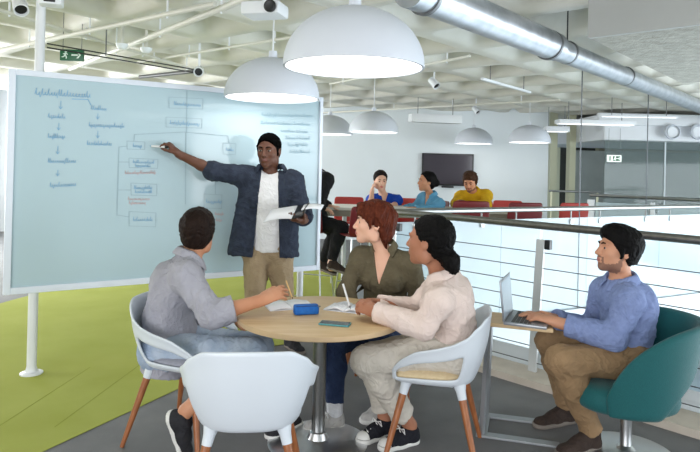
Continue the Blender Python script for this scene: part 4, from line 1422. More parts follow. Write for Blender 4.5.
        def region(c):
            q = (c - H.c) / hg
            x, y, z = q @ H.F, q @ H.L, q @ H.U
            out = np.zeros(len(c), int)
            lip = (x > 0.083) & (np.abs(y) < 0.0195) & (z < -0.0495) & (z > -0.0725)
            lip &= ((y / 0.0205) ** 2 + ((z + 0.0605) / 0.0115) ** 2) < 1
            if stub:
                zc = np.interp(x, [-0.004, 0.006, 0.022, 0.050, 0.075, 0.10], [-0.02, -0.030, -0.060, -0.072, -0.076, -0.078])
                bd = (x > -0.004) & (z < zc) & (z > -0.118) & (np.abs(y) < 0.075)
                bd |= (x > 0.080) & (np.abs(y) < 0.030 - 0.0) & (z > -0.050) & (z < -0.041)
                bd |= (x > 0.066) & (np.abs(np.abs(y) - 0.029) < 0.005) & (z > -0.08) & (z < -0.044)
                out[bd] = 2
            out[lip] = 1
            return out
        s.root = sdf_obj('person', f, SKIN[s.sk], None, s.base, 1, region)
        s.root.location = s.base
        tag(s.root, s.label, 'person', s.J.get('group'))
        # eyes and brows
        for q in (-1, 1):
            m_ = MB()
            bmesh.ops.create_uvsphere(m_.bm, u_segments=16, v_segments=12, radius=0.0125 * hg)
            c = H.p(0.0757 * hg, q * 0.0300 * hg, 0.0055 * hg)
            gz = nrm(H.F + H.L * s.J.get('gaze', 0.0))
            for face in m_.bm.faces:
                if nrm(np.array(face.calc_center_median())) @ gz > 0.74: face.material_index = 1
            bmesh.ops.translate(m_.bm, verts=m_.bm.verts, vec=Vector(c - s.base))
            m_.build('eye', [EYE_W, EYE_I], s.root, smooth=180)
    def brows(s, m, th=0.0032):
        H, hg = s.H, s.hg
        for q in (-1, 1):
            pts = [H.p(x * hg, q * y * hg, z * hg) - s.base for x, y, z in ((0.0965, 0.013, 0.025), (0.0960, 0.026, 0.031), (0.0885, 0.040, 0.030), (0.0765, 0.051, 0.024))]
            MB().tube(pts, [th * hg, th * 1.2 * hg, th * hg, th * 0.5 * hg], 8).build('eyebrow', m, s.root, smooth=180)
    def field(s, h=None, lo=None, hi=None):
        return Field(s.lo if lo is None else lo, s.hi if hi is None else hi, h or s.h * 1.25)
    def add(s, name, f, m, n=1, region=None, frac=0.03):
        return sdf_obj(name, f, m, s.root, s.base, n, region, frac)
    # --- clothes
    def shirt(s, m, o=0.012, sleeve=(1.0, 1.0), up=1.0, hem=0.10, v=None, collar=True, folds=(0.004, 26), seed=1, name='shirt', cuff=0.004, open_w=None, skirt=None, low=True, loose=0.008, vz=0.0, fore_loose=None, extra=None):
        K, g = s.K, s.g
        f = s.field()
        s.torso(f, o, low=low)
        dn = -s.upv
        hp = K['pel'] + dn * hem
        if skirt:
            f.cone(K['waist'], hp + dn * 0.03, 0.104 * g + o, 0.118 * g + o + skirt, 0.05, 1.40, 1.0, s.Lh)
        elif hem > 0:
            f.cone(K['pel'] + s.upv * 0.03, hp + dn * 0.02, 0.108 * g + o, 0.106 * g + o, 0.05, 1.42, 1.04, s.Lh)
        if extra: extra(f)
        f.cut(hp, dn)
        for sd, fr in zip('LR', sleeve):
            s.arm(f, sd, o + loose * 0.6, o + loose, fore=fr, up=up, o3=o + (loose if fore_loose is None else fore_loose))
        f.folds(folds[0], folds[1], seed)
        for sd, fr in zip('LR', sleeve):
            if fr > 0 and cuff:
                e = K['el' + sd] + (K['wr' + sd] - K['el' + sd]) * fr
                n = nrm(K['wr' + sd] - K['el' + sd])
                rr = (0.042 - 0.0135 * fr) * (0.88 if s.fem else 1) * g + o + (loose if fore_loose is None else fore_loose) + cuff
                b = e - n * 0.03
                f.cone(b - n * 0.02, e + n * 0.02, rr, rr - 0.001, 0.004, clips=[(e + n * 0.003, n), (b - n * 0.012, -n)])
        nk = K['neck']
        if collar:
            nd = nrm(s.H.p(-0.03, 0, -0.05) - nk)
            f.cone(nk + nd * 0.02, nk + nd * 0.12, 0.056 * g, 0.066 * g, 0.006, mode='sub')
        else:
            nd = nrm(s.H.p(-0.03, 0, -0.05) - nk)
            f.cone(nk + nd * 0.012, nk + nd * 0.12, 0.052 * g, 0.075 * g, 0.01, mode='sub')
        if v:
            # V neck: depth below the neck base, half width at the top
            dep, wtop = v
            tip = nk - s.upv * dep + s.tf * 0.0
            for q in (1,):
                a = nrm(s.Lt * dep - s.upv * wtop); b_ = nrm(-s.Lt * dep - s.upv * wtop)
                f.carve([(tip, a), (tip, b_), (nk + s.tf * vz, -s.tf)])
        if open_w:
            wt, wb = open_w[:2]
            n_up, n_dn = nk + s.upv * 0.1, hp + dn * 0.1
            ax = n_dn - n_up; L = np.linalg.norm(ax)
            off = open_w[2] if len(open_w) > 2 else 0.0
            n1 = nrm(s.Lt - nrm(ax) * (wb - wt) / L); n2 = nrm(-s.Lt - nrm(ax) * (wb - wt) / L)
            pL = n_up + s.Lt * (wt + off); pR = n_up - s.Lt * (wt - off)
            f.carve([(pL, n1), (pR, n2), (K['chest'] + s.tf * 0.02, -s.tf)])
        o_ = s.add(name, f, m, 1)
        if collar: s.collar(o_, m, v or open_w, 52 if open_w else None, 1.25 if open_w else (1.08 if v else 1.0), 0.05 if open_w else (0.014 if v else 0.0))
        return o_
    def collar(s, shirt, m, v=None, op=None, cs=1.0, cz=0.0):
        """folded collar with two points at the front"""
        g = s.g; nk = s.K['neck']
        nd = nrm(nrm(s.H.p(-0.03, 0, -0.05) - nk) + 0.5 * s.upv)
        fw = nrm(s.tf - nd * (s.tf @ nd)); lt = np.cross(nd, fw)
        k = (0.86 if s.fem else 1.0) * cs
        op = op or (42 if v else 14)
        rows = [[], [], [], []]
        n = 33
        for i in range(n):
            a = math.radians(op + (360 - 2 * op) * i / (n - 1))
            c, sn = math.cos(a), math.sin(a)
            fr = max(0.0, c) ** 1.5                     # 1 at the front
            drop = 0.020 + (0.060 if v else 0.040) * fr
            for r, (rad, z) in zip(rows, ((0.066, 0.010 - 0.02 * fr), (0.066, 0.056 - 0.040 * fr), (0.078, 0.052 - 0.044 * fr), (0.098 + 0.012 * fr, 0.026 - drop))):
                r.append(nk + (fw * c * 1.04 + lt * sn * 1.02) * rad * g * k + nd * (z * g + cz) + fw * 0.004 - s.base)
        mb = MB(); mb.grid(rows)
        return mb.build('collar', m, shirt, smooth=180, solid=0.005, sub=1)
    def stick(s, shirt, name, m, pts, off=0.004, solid=0.004, dot=0.0):
        """lay a patch (rows of side/up offsets from the neck base) or buttons on the front of a garment"""
        from mathutils.bvhtree import BVHTree
        me = shirt.data
        bv = BVHTree.FromPolygons([v.co[:] for v in me.vertices], [p.vertices[:] for p in me.polygons])
        nk = s.K['neck'] - s.base
        def hit(x, z):
            q = nk + s.Lt * x + s.upv * z + s.tf * 0.6
            h = bv.ray_cast(Vector(q), Vector(-s.tf))
            return None if h[0] is None else np.array(h[0]) + s.tf * off
        mb = MB()
        if dot:
            for x, z in pts:
                h = hit(x, z)
                if h is None: continue
                r = bmesh.ops.create_uvsphere(mb.bm, u_segments=8, v_segments=6, radius=dot)
                bmesh.ops.translate(mb.bm, verts=r['verts'], vec=Vector(h - s.tf * 0.003))
            return mb.build(name, m, shirt, smooth=180)
        rows = [[hit(x, z) for x, z in r] for r in pts]
        if any(h is None for r in rows for h in r): return None
        mb.grid(rows)
        return mb.build(name, m, shirt, smooth=180, solid=solid)
    def trousers(s, m, o=0.012, frac=(0.93, 0.93), o2=0.016, folds=(0.004, 24), seed=3, name='trousers', waist=0.08):
        K, g = s.K, s.g
        f = s.field(hi=np.array([s.hi[0], s.hi[1], K['pel'][2] + 0.35]))
        f.cone(K['pel'], K['pel'] + s.upv * (waist + 0.02), 0.108 * g + o * .7, 0.100 * g + o * .7, 0.05, 1.40, 1.02, s.Lh, clips=[(K['pel'] + s.upv * waist, s.upv)])
        for sd, fr in zip('LR', frac):
            s.leg(f, sd, o, o2, fr)
        f.folds(folds[0], folds[1], seed)
        return s.add(name, f, m, 1)
    def shoe(s, sd, m_up, m_sole, heel, toe, up=(0, 0, 1), L=None, w=0.045, high=0.085, laces=None, cap=None, sole_h=0.026):
        heel, toe = np.asarray(heel, float), np.asarray(toe, float)
        d = nrm(toe - heel); L = L or np.linalg.norm(toe - heel)
        up = np.asarray(up, float); u = nrm(up - d * (up @ d)); sdv = np.cross(u, d)
        toe = heel + d * L
        lo, hi = np.minimum(heel, toe) - 0.12, np.maximum(heel, toe) + 0.14
        f = Field(lo, hi, 0.0048)
        an = s.K['an' + sd]
        a0 = heel + d * 0.042; a1 = heel + d * (L - 0.05); mid = heel + d * L * 0.5
        bot = [(heel + u * sole_h * 0.8, -u)]
        f.cone(a0 + u * 0.03, mid + u * 0.032, 0.040, 0.041, 0.02, clips=bot)
        f.cone(mid + u * 0.03, a1 + u * 0.022, 0.041, 0.043, 0.02, 1.0, 0.85, sdv, clips=bot)
        top = heel + d * 0.055 + u * (high + 0.015)
        f.cone(a0 + d * 0.01 + u * 0.045, top, 0.042, 0.042, 0.03, clips=bot + [(heel + u * high, nrm(u - d * 0.18))])
        f.cone(top - u * 0.03, mid + d * 0.02 + u * 0.048, 0.036, 0.030, 0.03, clips=bot + [(heel + u * high, nrm(u - d * 0.18))])
        o = sdf_obj('shoe', f, m_up, s.root, s.base, 1)
        f = Field(lo, hi, 0.0048)
        cl = [(heel + u * sole_h, u), (heel, -u)]
        f.cone(a0 + u * 0.013, mid + u * 0.013, 0.0445, 0.043, 0.01, clips=cl)
        f.cone(mid + u * 0.013, a1 + u * 0.013, 0.043, 0.049, 0.01, clips=cl)
        sdf_obj('sole', f, m_sole, o, s.base, 1)
        if laces is not None:
            lm = MB()
            for i in range(5):
                c = heel + d * (L * 0.50 + 0.022 * i - 0.01) + u * (0.083 - 0.0075 * i - 0.001 * i)
                lm.tube([c - sdv * 0.028 - u * 0.012 - s.base, c - sdv * 0.012 + u * 0.003 - s.base, c + sdv * 0.012 + d * 0.012 + u * 0.001 - s.base, c + sdv * 0.028 + d * 0.012 - u * 0.013 - s.base], 0.0038, 6)
            for q in (-1, 1):
                c = heel + d * L * 0.46 + u * 0.088
                lm.tube([c - s.base, c + sdv * q * 0.03 + u * 0.012 - s.base, c + sdv * q * 0.04 - d * 0.0 - u * 0.012 - s.base, c + sdv * q * 0.01 - s.base], 0.0036, 6)
            lm.build('laces', laces, o, smooth=180)
        if cap is not None:
            f = Field(lo, hi, 0.0048)
            f.cone(mid + u * 0.03, a1 + u * 0.0225, 0.0425, 0.0455, 0.02, 1.0, 0.85, sdv, clips=[(heel + u * sole_h, -u), (a1 - d * 0.004, -d)])
            sdf_obj('toe_cap', f, cap, o, s.base, 1)
        return o
    def sock(s, sd, m, f0, f1, o=0.005):
        K = s.K
        a, b = K['kn' + sd], K['an' + sd]
        n = nrm(b - a)
        f = s.field(h=0.005, lo=np.minimum(a, b) - .12, hi=np.maximum(a, b) + .12)
        f.cone(a + (b - a) * f0, b + n * 0.01, 0.042 * s.g + o, 0.040 * s.g + o, 0.0, clips=[(a + (b - a) * f0, -n)])
        return s.add('sock', f, m, 1)
    # --- hair
    def hair(s, m, build, h=0.0048, name='hair', folds=(0.0025, 90), seed=5, stretch=None, n=1):
        H = s.H
        f = Field(H.c - 0.26 * s.hg, H.c + 0.24 * s.hg, h)
        build(f, H, s.hg)
        if folds: f.folds(folds[0], folds[1], seed, stretch)
        return s.add(name, f, m, n, frac=0.05)

def foot(heel, toe, L, h=0.10, lift=0.0):
    """ankle and toe of a flat foot from heel and toe on the floor"""
    heel, toe = np.asarray(heel, float), np.asarray(toe, float)
    d = nrm(toe - heel)
    return heel + d * 0.06 + np.array([0, 0, h]), heel + d * (L - 0.035) + np.array([0, 0, 0.028])
def rect(x0, x1, z0, z1, n=5):
    return [[(x0 + (x1 - x0) * i / (n - 1), z0 + (z1 - z0) * j / (n - 1)) for i in range(n)] for j in range(n)]

def hairline(H, g, A=(0.080, 0.075), B=(0.004, -0.02)):
    """plane that keeps the hair behind a line from the forehead to before the ear"""
    a, b = np.array(A) * g, np.array(B) * g
    d = b - a; n = np.array([-d[1], d[0]]); n /= np.linalg.norm(n)
    if n[0] < 0: n = -n
    return (H.p(a[0], 0, a[1]), H.F * n[0] + H.U * n[1])
# ------------------------------------------------------------------ the people
skin('brown', S(164, 110, 84), S(178, 124, 98), S(156, 84, 78))
skin('deep', S(94, 60, 46), S(106, 70, 54), S(116, 70, 62), S(84, 55, 43))
skin('fair', S(222, 172, 146), S(232, 186, 162), S(200, 112, 104))
skin('tan', S(190, 134, 102), S(202, 148, 116), S(172, 96, 88))
skin('olive', S(198, 142, 112), S(208, 154, 124), S(176, 104, 94), S(140, 102, 84))
skin('mid', S(196, 134, 100), S(206, 146, 112), S(170, 98, 84), S(120, 80, 62))
def cloth(name, a, b, scale=30, bump=0.25, bs=300, sheen=0.0, rough=0.85, stretch=None, crease=0.32):
    M = mat(name, a, rough, scale=scale, col2=b, bump=bump, bscale=bs, sheen=sheen, spec=0.25, stretch=stretch)
    nt = M.node_tree                                    # soft creases of worn cloth
    bsdf = nt.nodes['Principled BSDF']
    tc = nt.nodes.new('ShaderNodeTexCoord')
    n = nt.nodes.new('ShaderNodeTexNoise')
    n.inputs['Scale'].default_value = 11; n.inputs['Detail'].default_value = 1.5; n.inputs['Distortion'].default_value = 1.6
    r = nt.nodes.new('ShaderNodeMapRange')
    nt.links.new(tc.outputs['Object'], n.inputs['Vector'])
    ab = nt.nodes.new('ShaderNodeMath'); ab.operation = 'SUBTRACT'; ab.inputs[1].default_value = 0.5
    a2 = nt.nodes.new('ShaderNodeMath'); a2.operation = 'ABSOLUTE'
    nt.links.new(n.outputs['Fac'], ab.inputs[0]); nt.links.new(ab.outputs[0], a2.inputs[0])
    nt.links.new(a2.outputs[0], r.inputs['Value'])
    r.inputs['From Min'].default_value = 0.0; r.inputs['From Max'].default_value = 0.09
    r.inputs['To Min'].default_value = 1.0; r.inputs['To Max'].default_value = 0.0
    r.interpolation_type = 'SMOOTHSTEP'
    b2 = nt.nodes.new('ShaderNodeBump')
    b2.inputs['Strength'].default_value = crease; b2.inputs['Distance'].default_value = 0.012
    nt.links.new(r.outputs[0], b2.inputs['Height'])
    if bsdf.inputs['Normal'].links:
        nt.links.new(bsdf.inputs['Normal'].links[0].from_socket, b2.inputs['Normal'])
    nt.links.new(b2.outputs[0], bsdf.inputs['Normal'])
    return M
CL = dict(
    denim_navy=cloth('navy_denim', S(40, 46, 60), S(54, 62, 78), 22),
    tee=cloth('white_cotton', S(226, 226, 228), S(234, 234, 236), 8, 0.1),
    khaki=cloth('khaki_twill', S(158, 138, 110), S(170, 150, 122), 14),
    tan_chino=cloth('brown_chino', S(142, 116, 86), S(156, 128, 96), 14),
    grey_shirt=cloth('grey_lilac_cotton', S(158, 158, 168), S(170, 170, 180), 12),
    light_jeans=cloth('light_jeans', S(146, 164, 188), S(178, 190, 206), 9),
    dark_jeans=cloth('dark_jeans', S(34, 48, 78), S(48, 64, 96), 14),
    olive_shirt=cloth('olive_cotton', S(88, 80, 62), S(102, 94, 74), 14),
    blouse=cloth('pale_pink_cotton', S(222, 203, 194), S(230, 213, 205), 10, 0.12),
    cream=cloth('cream_cotton', S(206, 200, 188), S(216, 210, 200), 12),
    blue_shirt=cloth('blue_chambray', S(122, 138, 182), S(136, 152, 196), 40),
    royal=cloth('royal_blue_cotton', S(22, 66, 168), S(30, 78, 186), 12),
    light_blue=cloth('light_blue_cotton', S(88, 150, 186), S(104, 164, 198), 12),
    yellow=cloth('mustard_cotton', S(206, 160, 24), S(218, 174, 36), 12),
    black=cloth('black_cotton', S(22, 22, 24), S(30, 30, 33), 12),
    shoe_dark=cloth('dark_shoe', S(40, 40, 44), S(50, 50, 54), 30),
    shoe_black=cloth('black_canvas', S(26, 27, 34), S(36, 37, 44), 60),
    shoe_grey=cloth('pale_grey_canvas', S(176, 174, 172), S(190, 188, 184), 40),
    shoe_brown=cloth('dark_brown_shoe', S(52, 42, 38), S(64, 52, 46), 30),
    sole_white=mat('white_rubber', S(222, 222, 218), 0.6, var=0.03, scale=20),
    sole_grey=mat('grey_rubber', S(120, 112, 104), 0.7, var=0.05, scale=20),
    lace=mat('white_laces', S(232, 232, 230), 0.8, var=0.02, scale=40),
    sock=cloth('white_sock', S(214, 216, 220), S(226, 228, 232), 60),
)
def hairmat(name, a, b):
    return mat(name, a, 0.6, scale=60, col2=b, bump=0.5, bscale=130, spec=0.10, stretch=(1, 1, 0.25))
HR = dict(black=hairmat('black_hair', S(6, 5, 5), S(14, 13, 13)), brown=hairmat('dark_brown_hair', S(26, 18, 15), S(40, 28, 23)),
          red=hairmat('auburn_hair', S(64, 27, 18), S(100, 48, 30)), soft=hairmat('soft_black_hair', S(24, 20, 20), S(40, 33, 31)))
UPZ = np.array([0, 0, 1.0])

# --- presenter at the whiteboard
Y0 = 4.82
neck = at(271, 177, Y0); pel = at(268, 252, Y0 + 0.02)
P1 = Person('standing man in open dark denim shirt pointing a marker at the whiteboard', (pel[0], pel[1]), dict(
    pel=pel, neck=neck, head=at(269, 151, Y0 - 0.03), face_t=(0.12, -1, 0), face=(-0.22, -1, -0.06), face_h=(0.05, -1, 0), bend=0.02,
    shR=at(245, 176, Y0 - 0.01), shL=at(293, 181, Y0),
    elR=at(213, 171, 4.74), wrR=at(178.5, 154, 4.63), elL=at(303, 214, Y0 - 0.10), wrL=at(303, 220.5, 4.53),
    handR=dict(d=at(165, 139.5, 4.60) - at(178.5, 154, 4.63), n=(0.1, 0.25, -1), w=(0.2, -1, 0.2), curl=(0.55, 0.7, 0.75, 0.8), thumb=(0.8, 0.35, 0.5)),
    handL=dict(d=(-0.55, -0.8, 0.1), n=(0.0, 0.15, 1), w=(0.5, -0.8, 0.1), curl=(0.35, 0.4, 0.4, 0.45), thumb=(0.6, 0.6, 0.5)),
    **dict(zip(('anR', 'toeR'), foot(atz(262, 350, 0), atz(252, 362, 0), 0.29))), **dict(zip(('anL', 'toeL'), foot(atz(287, 345.5, 0), atz(307, 358, 0), 0.29))), verbose=1), 'deep', g=1.04, hg=1.12)
P1.shirt(CL['tee'], o=0.016, sleeve=(0, 0), up=0.5, hem=-0.015, collar=False, name='tee_shirt', cuff=0, seed=3, folds=(0.003, 20))
P1.shirt(CL['denim_navy'], o=0.022, sleeve=(0.55, 0.10), hem=0.018, open_w=(0.060, 0.110, -0.012), skirt=0.03, name='denim_shirt', seed=5, folds=(0.004, 26), loose=0.008, cuff=0.007,
         extra=lambda f: (f.cone(at(247, 190, Y0), at(241, 250, Y0 - 0.02), 0.07, 0.115, 0.06, 0.9, 1.0, (1, 0, 0)), f.cone(at(291, 190, Y0), at(287, 256, Y0 - 0.02), 0.07, 0.085, 0.06)))
J1 = [o for o in P1.root.children if o.name.startswith('denim_shirt')][0]
P1.stick(J1, 'chest_pocket', CL['denim_navy'], rect(-0.155, -0.085, -0.245, -0.150))
P1.stick(J1, 'chest_pocket', CL['denim_navy'], rect(0.095, 0.155, -0.245, -0.150))
P1.stick(J1, 'buttons', MT['grey_metal'], [(-0.092 - 0.003 * k, -0.12 - 0.085 * k) for k in range(6)], dot=0.006)
P1.trousers(CL['khaki'], o=0.012, seed=7, o2=0.022, folds=(0.0038, 28))
for sd, he, to in (('R', atz(262, 350, 0), atz(252, 362, 0)), ('L', atz(287, 345.5, 0), atz(307, 358, 0))):
    P1.shoe(sd, CL['shoe_dark'], CL['sole_grey'], he, to, L=0.29)
def short_crop(f, H, g, th=0.008, A=(0.078, 0.082), B=(0.006, 0.0), nape=-0.055):
    pl = hairline(H, g, A, B)
    cl = [pl, (H.p(0, 0, nape * g), -H.U * 0.9 + H.F * 0.25)]
    f.ell(H.p(-0.012 * g, 0, 0.040 * g), H.ax, [(0.098 + th) * g, (0.076 + th) * g, (0.083 + th) * g], 0.0, clips=cl)
    f.ell(H.p(-0.012 * g, 0, -0.010 * g), H.ax, [(0.094 + th * .5) * g, (0.072 + th * .6) * g, (0.080) * g], 0.02, clips=cl)
    f.ell(H.p(0.012 * g, 0, 0.05 * g), H.ax, [(0.078 + th) * g, (0.066 + th) * g, (0.072 + th) * g], 0.01, clips=[(H.p(0.085 * g, 0, 0.078 * g), H.F * 0.8 - H.U * 0.6)])
HB = hairmat('cropped_black_hair', S(4, 4, 4), S(9, 8, 8))
HB.node_tree.nodes['Principled BSDF'].inputs['Specular IOR Level'].default_value = 0.02
HB.node_tree.nodes['Principled BSDF'].inputs['Roughness'].default_value = 0.9
def cropped(f, H, g):
    short_crop(f, H, g, 0.006, (0.075, 0.088), (-0.012, 0.0), -0.045)
    for q in (-1, 1):
        f.cone(H.p(0.030 * g, 0.071 * q * g, 0.035 * g), H.p(0.016 * g, 0.070 * q * g, -0.028 * g), 0.012 * g, 0.007 * g, 0.012)
P1.hair(HB, cropped, folds=(0.0022, 200))
P1.brows(HR['black'], 0.0035)

# --- man in grey, seen from behind
neck = at(189, 259, 3.40); pel = at(171, 347, 3.40)
P2 = Person('seated man in grey shirt and pale jeans with his back to us', (pel[0], pel[1]), dict(
    pel=pel, neck=neck, head=at(198, 233, 3.44), face_t=(0.94, 0.22, 0), face=(0.10, 1, 0.10), face_h=(0.95, -0.2, 0), bend=0.05,
    wrR=at(262, 300, 3.20), elR=at(212, 315, 3.12), wrL=at(236, 322, 3.62), elL=at(190, 315, 3.70),
    handR=dict(d=at(284, 290, 3.26) - at(262, 300, 3.20), n=(0.2, 0.7, -0.6), w=(-0.1, 0.6, 0.75), curl=(0.25, 0.3, 0.35, 0.4), spread=0.12, thumb=(0.8, 0.5, 0.3)),
    handL=dict(d=(0.9, -0.2, -0.2), n=(0, -0.2, -1), w=(0.1, -0.9, 0.1)),
    anR=at(186, 411, 3.10), knR=at(252, 352, 3.14), toeR=at(181, 445, 3.13), knL=at(260, 346, 3.42), footdnR=(-0.55, 0, -0.8), **dict(zip(('anL', 'toeL'), foot(atz(267, 440, 0), atz(306, 420, 0), 0.28))), verbose=1), 'tan', g=1.03, hg=1.08)
P2.shirt(CL['grey_shirt'], o=0.014, sleeve=(0.42, 0.42), hem=0.13, seed=11, folds=(0.0042, 26), loose=0.014, cuff=0.006)
P2.trousers(CL['light_jeans'], o=0.010, o2=0.018, frac=(0.92, 0.80), seed=13, folds=(0.004, 26))
P2.shoe('R', CL['shoe_dark'], CL['sole_white'], at(167, 412, 3.10), at(182, 452, 3.14), up=(1, -0.2, 0.3), L=0.28)
P2.shoe('L', CL['shoe_dark'], CL['sole_white'], atz(267, 440, 0), atz(306, 420, 0), L=0.28)
def back_hair(f, H, g):
    short_crop(f, H, g, 0.014, (0.082, 0.082), (0.012, 0.0), -0.105)
P2.hair(HR['brown'], back_hair, folds=(0.003, 90))
P2.brows(HR['brown'])

# --- woman with short auburn hair
neck = at(385, 252, 3.92); pel = at(384, 332, 4.02)
P3 = Person('woman with short auburn hair in an olive shirt seated behind the round table', (pel[0], pel[1]), dict(
    pel=pel, neck=neck, head=at(373, 224, 3.88), face_t=(-0.38, -0.92, 0), face=(-1, -0.12, 0.08), face_h=(-0.5, -0.8, 0), bend=0.02,
    wrR=at(352, 309, 3.82), elR=at(346, 292, 3.90), wrL=at(395, 318, 3.78), elL=at(421, 300, 3.90),
    handR=dict(d=(0.2, -0.9, -0.25), n=(0, -0.1, -1), w=(0.8, 0.1, 0)), handL=dict(d=(-0.7, -0.6, -0.2), n=(0, -0.1, -1), w=(-0.6, 0.5, 0)),
    knR=at(333, 344, 3.62), knL=at(382, 343, 3.60), **dict(zip(('anR', 'toeR'), foot(atz(344, 426, 0), atz(304, 432, 0), 0.25))), **dict(zip(('anL', 'toeL'), foot(atz(392, 414, 0), atz(362, 424, 0), 0.25))), verbose=1), 'fair', fem=True, g=1.03, hg=1.08)
P3.shirt(CL['olive_shirt'], o=0.011, sleeve=(0.95, 0.95), hem=0.10, v=(0.19, 0.052), seed=17, folds=(0.0038, 28), loose=0.010, collar=True, vz=-0.02)
O3 = [o for o in P3.root.children if o.name.startswith('shirt')][0]
for x0 in (-0.128, 0.058):
    P3.stick(O3, 'chest_pocket', CL['olive_shirt'], rect(x0, x0 + 0.075, -0.235, -0.150))
    P3.stick(O3, 'pocket_flap', CL['olive_shirt'], rect(x0 - 0.003, x0 + 0.078, -0.172, -0.145), off=0.009)
P3.stick(O3, 'button_band', CL['olive_shirt'], rect(-0.014, 0.014, -0.40, -0.20, 9), off=0.003)
P3.stick(O3, 'buttons', MT['black'], [(0.0, -0.215 - 0.06 * k) for k in range(3)], dot=0.005, off=0.006)
P3.trousers(CL['dark_jeans'], o=0.008, o2=0.010, frac=(0.86, 0.90), seed=19)
P3.sock('R', CL['sock'], 0.84, 1.0); P3.sock('L', CL['sock'], 0.86, 1.0)
P3.shoe('R', CL['shoe_grey'], CL['sole_white'], atz(344, 426, 0), atz(304, 432, 0), L=0.25, high=0.075, laces=CL['lace'])
P3.shoe('L', CL['shoe_grey'], CL['sole_white'], atz(392, 414, 0), atz(362, 424, 0), L=0.25, high=0.075)
def pixie(f, H, g):
    pl = hairline(H, g, (0.088, 0.062), (0.022, -0.018))
    f.ell(H.p(-0.018 * g, 0, 0.052 * g), H.ax, [0.122 * g, 0.097 * g, 0.096 * g], 0.0, clips=[pl])
    f.ell(H.p(-0.050 * g, 0, -0.015 * g), H.ax, [0.082 * g, 0.084 * g, 0.095 * g], 0.03, clips=[hairline(H, g, (0.03, 0.03), (-0.022, -0.03))])
    f.cone(H.p(-0.070 * g, 0, -0.05 * g), H.p(-0.085 * g, 0, -0.125 * g), 0.055 * g, 0.022 * g, 0.03, 0.8, 1.2, H.F)
    for q in (-1, 1):
        f.cone(H.p(0.082 * g, 0.02 * q * g, 0.098 * g), H.p(0.072 * g, 0.062 * q * g, 0.040 * g), 0.022 * g, 0.013 * g, 0.02)
        f.cone(H.p(0.035 * g, 0.08 * q * g, 0.03 * g), H.p(0.020 * g, 0.080 * q * g, -0.018 * g), 0.016 * g, 0.007 * g, 0.012)
    f.cone(H.p(0.085 * g, 0.0, 0.092 * g), H.p(0.092 * g, 0.035 * g, 0.062 * g), 0.022 * g, 0.012 * g, 0.02)
P3.hair(HR['red'], pixie, folds=(0.006, 60), stretch=np.diag([1, 1, 0.5]))
P3.brows(HR['red'], 0.0028)

# --- woman in the pale blouse
neck = at(441, 276, 3.12); pel = at(452, 346, 3.22)
P4 = Person('woman in pale pink blouse with dark low bun writing at the round table', (pel[0], pel[1]), dict(
    pel=pel, neck=neck, head=at(429, 242, 3.08), face_t=(-0.95, 0.25, 0), face=(-0.86, 0.50, 0.08), face_h=(-0.96, 0.12, 0), bend=0.03,
    wrL=at(374, 311, 3.12), elL=at(424, 327, 2.98), wrR=at(376, 304, 3.25), elR=at(416, 310, 3.30),
    handL=dict(d=at(350, 301, 3.22) - at(374, 311, 3.12), n=(0.1, 0.75, -0.5), w=(-0.2, 0.3, 0.9), curl=(0.4, 0.45, 0.5, 0.55), thumb=(0.8, 0.45, 0.4)),
    handR=dict(d=at(352, 305, 3.20) - at(376, 304, 3.25), n=(0, -0.75, -0.5), w=(-0.2, -0.3, 0.9), curl=(0.35, 0.5, 0.55, 0.6), thumb=(0.8, 0.45, 0.4)),
    knR=at(373, 357, 3.36), knL=at(366, 360, 3.18), **dict(zip(('anR', 'toeR'), foot(atz(392, 432, 0), atz(351, 447, 0), 0.26))), **dict(zip(('anL', 'toeL'), foot(atz(418, 441, 0), atz(376, 453, 0), 0.26))), verbose=1), 'brown', fem=True, g=1.03, hg=1.05)
P4.shirt(CL['blouse'], o=0.010, sleeve=(0.95, 0.95), hem=0.08, v=(0.22, 0.040), seed=23, folds=(0.0035, 26), loose=0.012, cuff=0.006, fore_loose=0.012, vz=-0.02)
O4 = [o for o in P4.root.children if o.name.startswith('shirt')][0]
P4.stick(O4, 'button_band', CL['blouse'], rect(-0.014, 0.014, -0.40, -0.225, 9), off=0.003)
P4.trousers(CL['cream'], o=0.012, o2=0.022, frac=(0.84, 0.86), seed=29, folds=(0.0038, 28))
P4.shoe('R', CL['shoe_black'], CL['sole_white'], atz(392, 432, 0), atz(351, 447, 0), L=0.26, high=0.075, laces=CL['lace'], cap=CL['sole_white'])
P4.shoe('L', CL['shoe_black'], CL['sole_white'], atz(418, 441, 0), atz(376, 452, 0), L=0.26, high=0.075, laces=CL['lace'], cap=CL['sole_white'])
def low_bun(f, H, g):
    pl = hairline(H, g, (0.074, 0.084), (0.002, -0.010))
    f.ell(H.p(-0.018 * g, 0, 0.046 * g), H.ax, [0.110 * g, 0.087 * g, 0.091 * g], 0.0, clips=[pl])
    f.ell(H.p(-0.050 * g, 0, -0.010 * g), H.ax, [0.070 * g, 0.070 * g, 0.075 * g], 0.03, clips=[hairline(H, g, (0.02, 0.03), (-0.030, -0.04))])
    f.ell(H.p(-0.118 * g, 0.0, -0.070 * g), H.ax, [0.046 * g, 0.052 * g, 0.048 * g], 0.02)
    f.ell(H.p(-0.140 * g, 0.012 * g, -0.100 * g), H.ax, [0.030 * g, 0.034 * g, 0.030 * g], 0.012)
P4.hair(HR['black'], low_bun, folds=(0.0035, 110))
P4.brows(HR['black'], 0.0028)

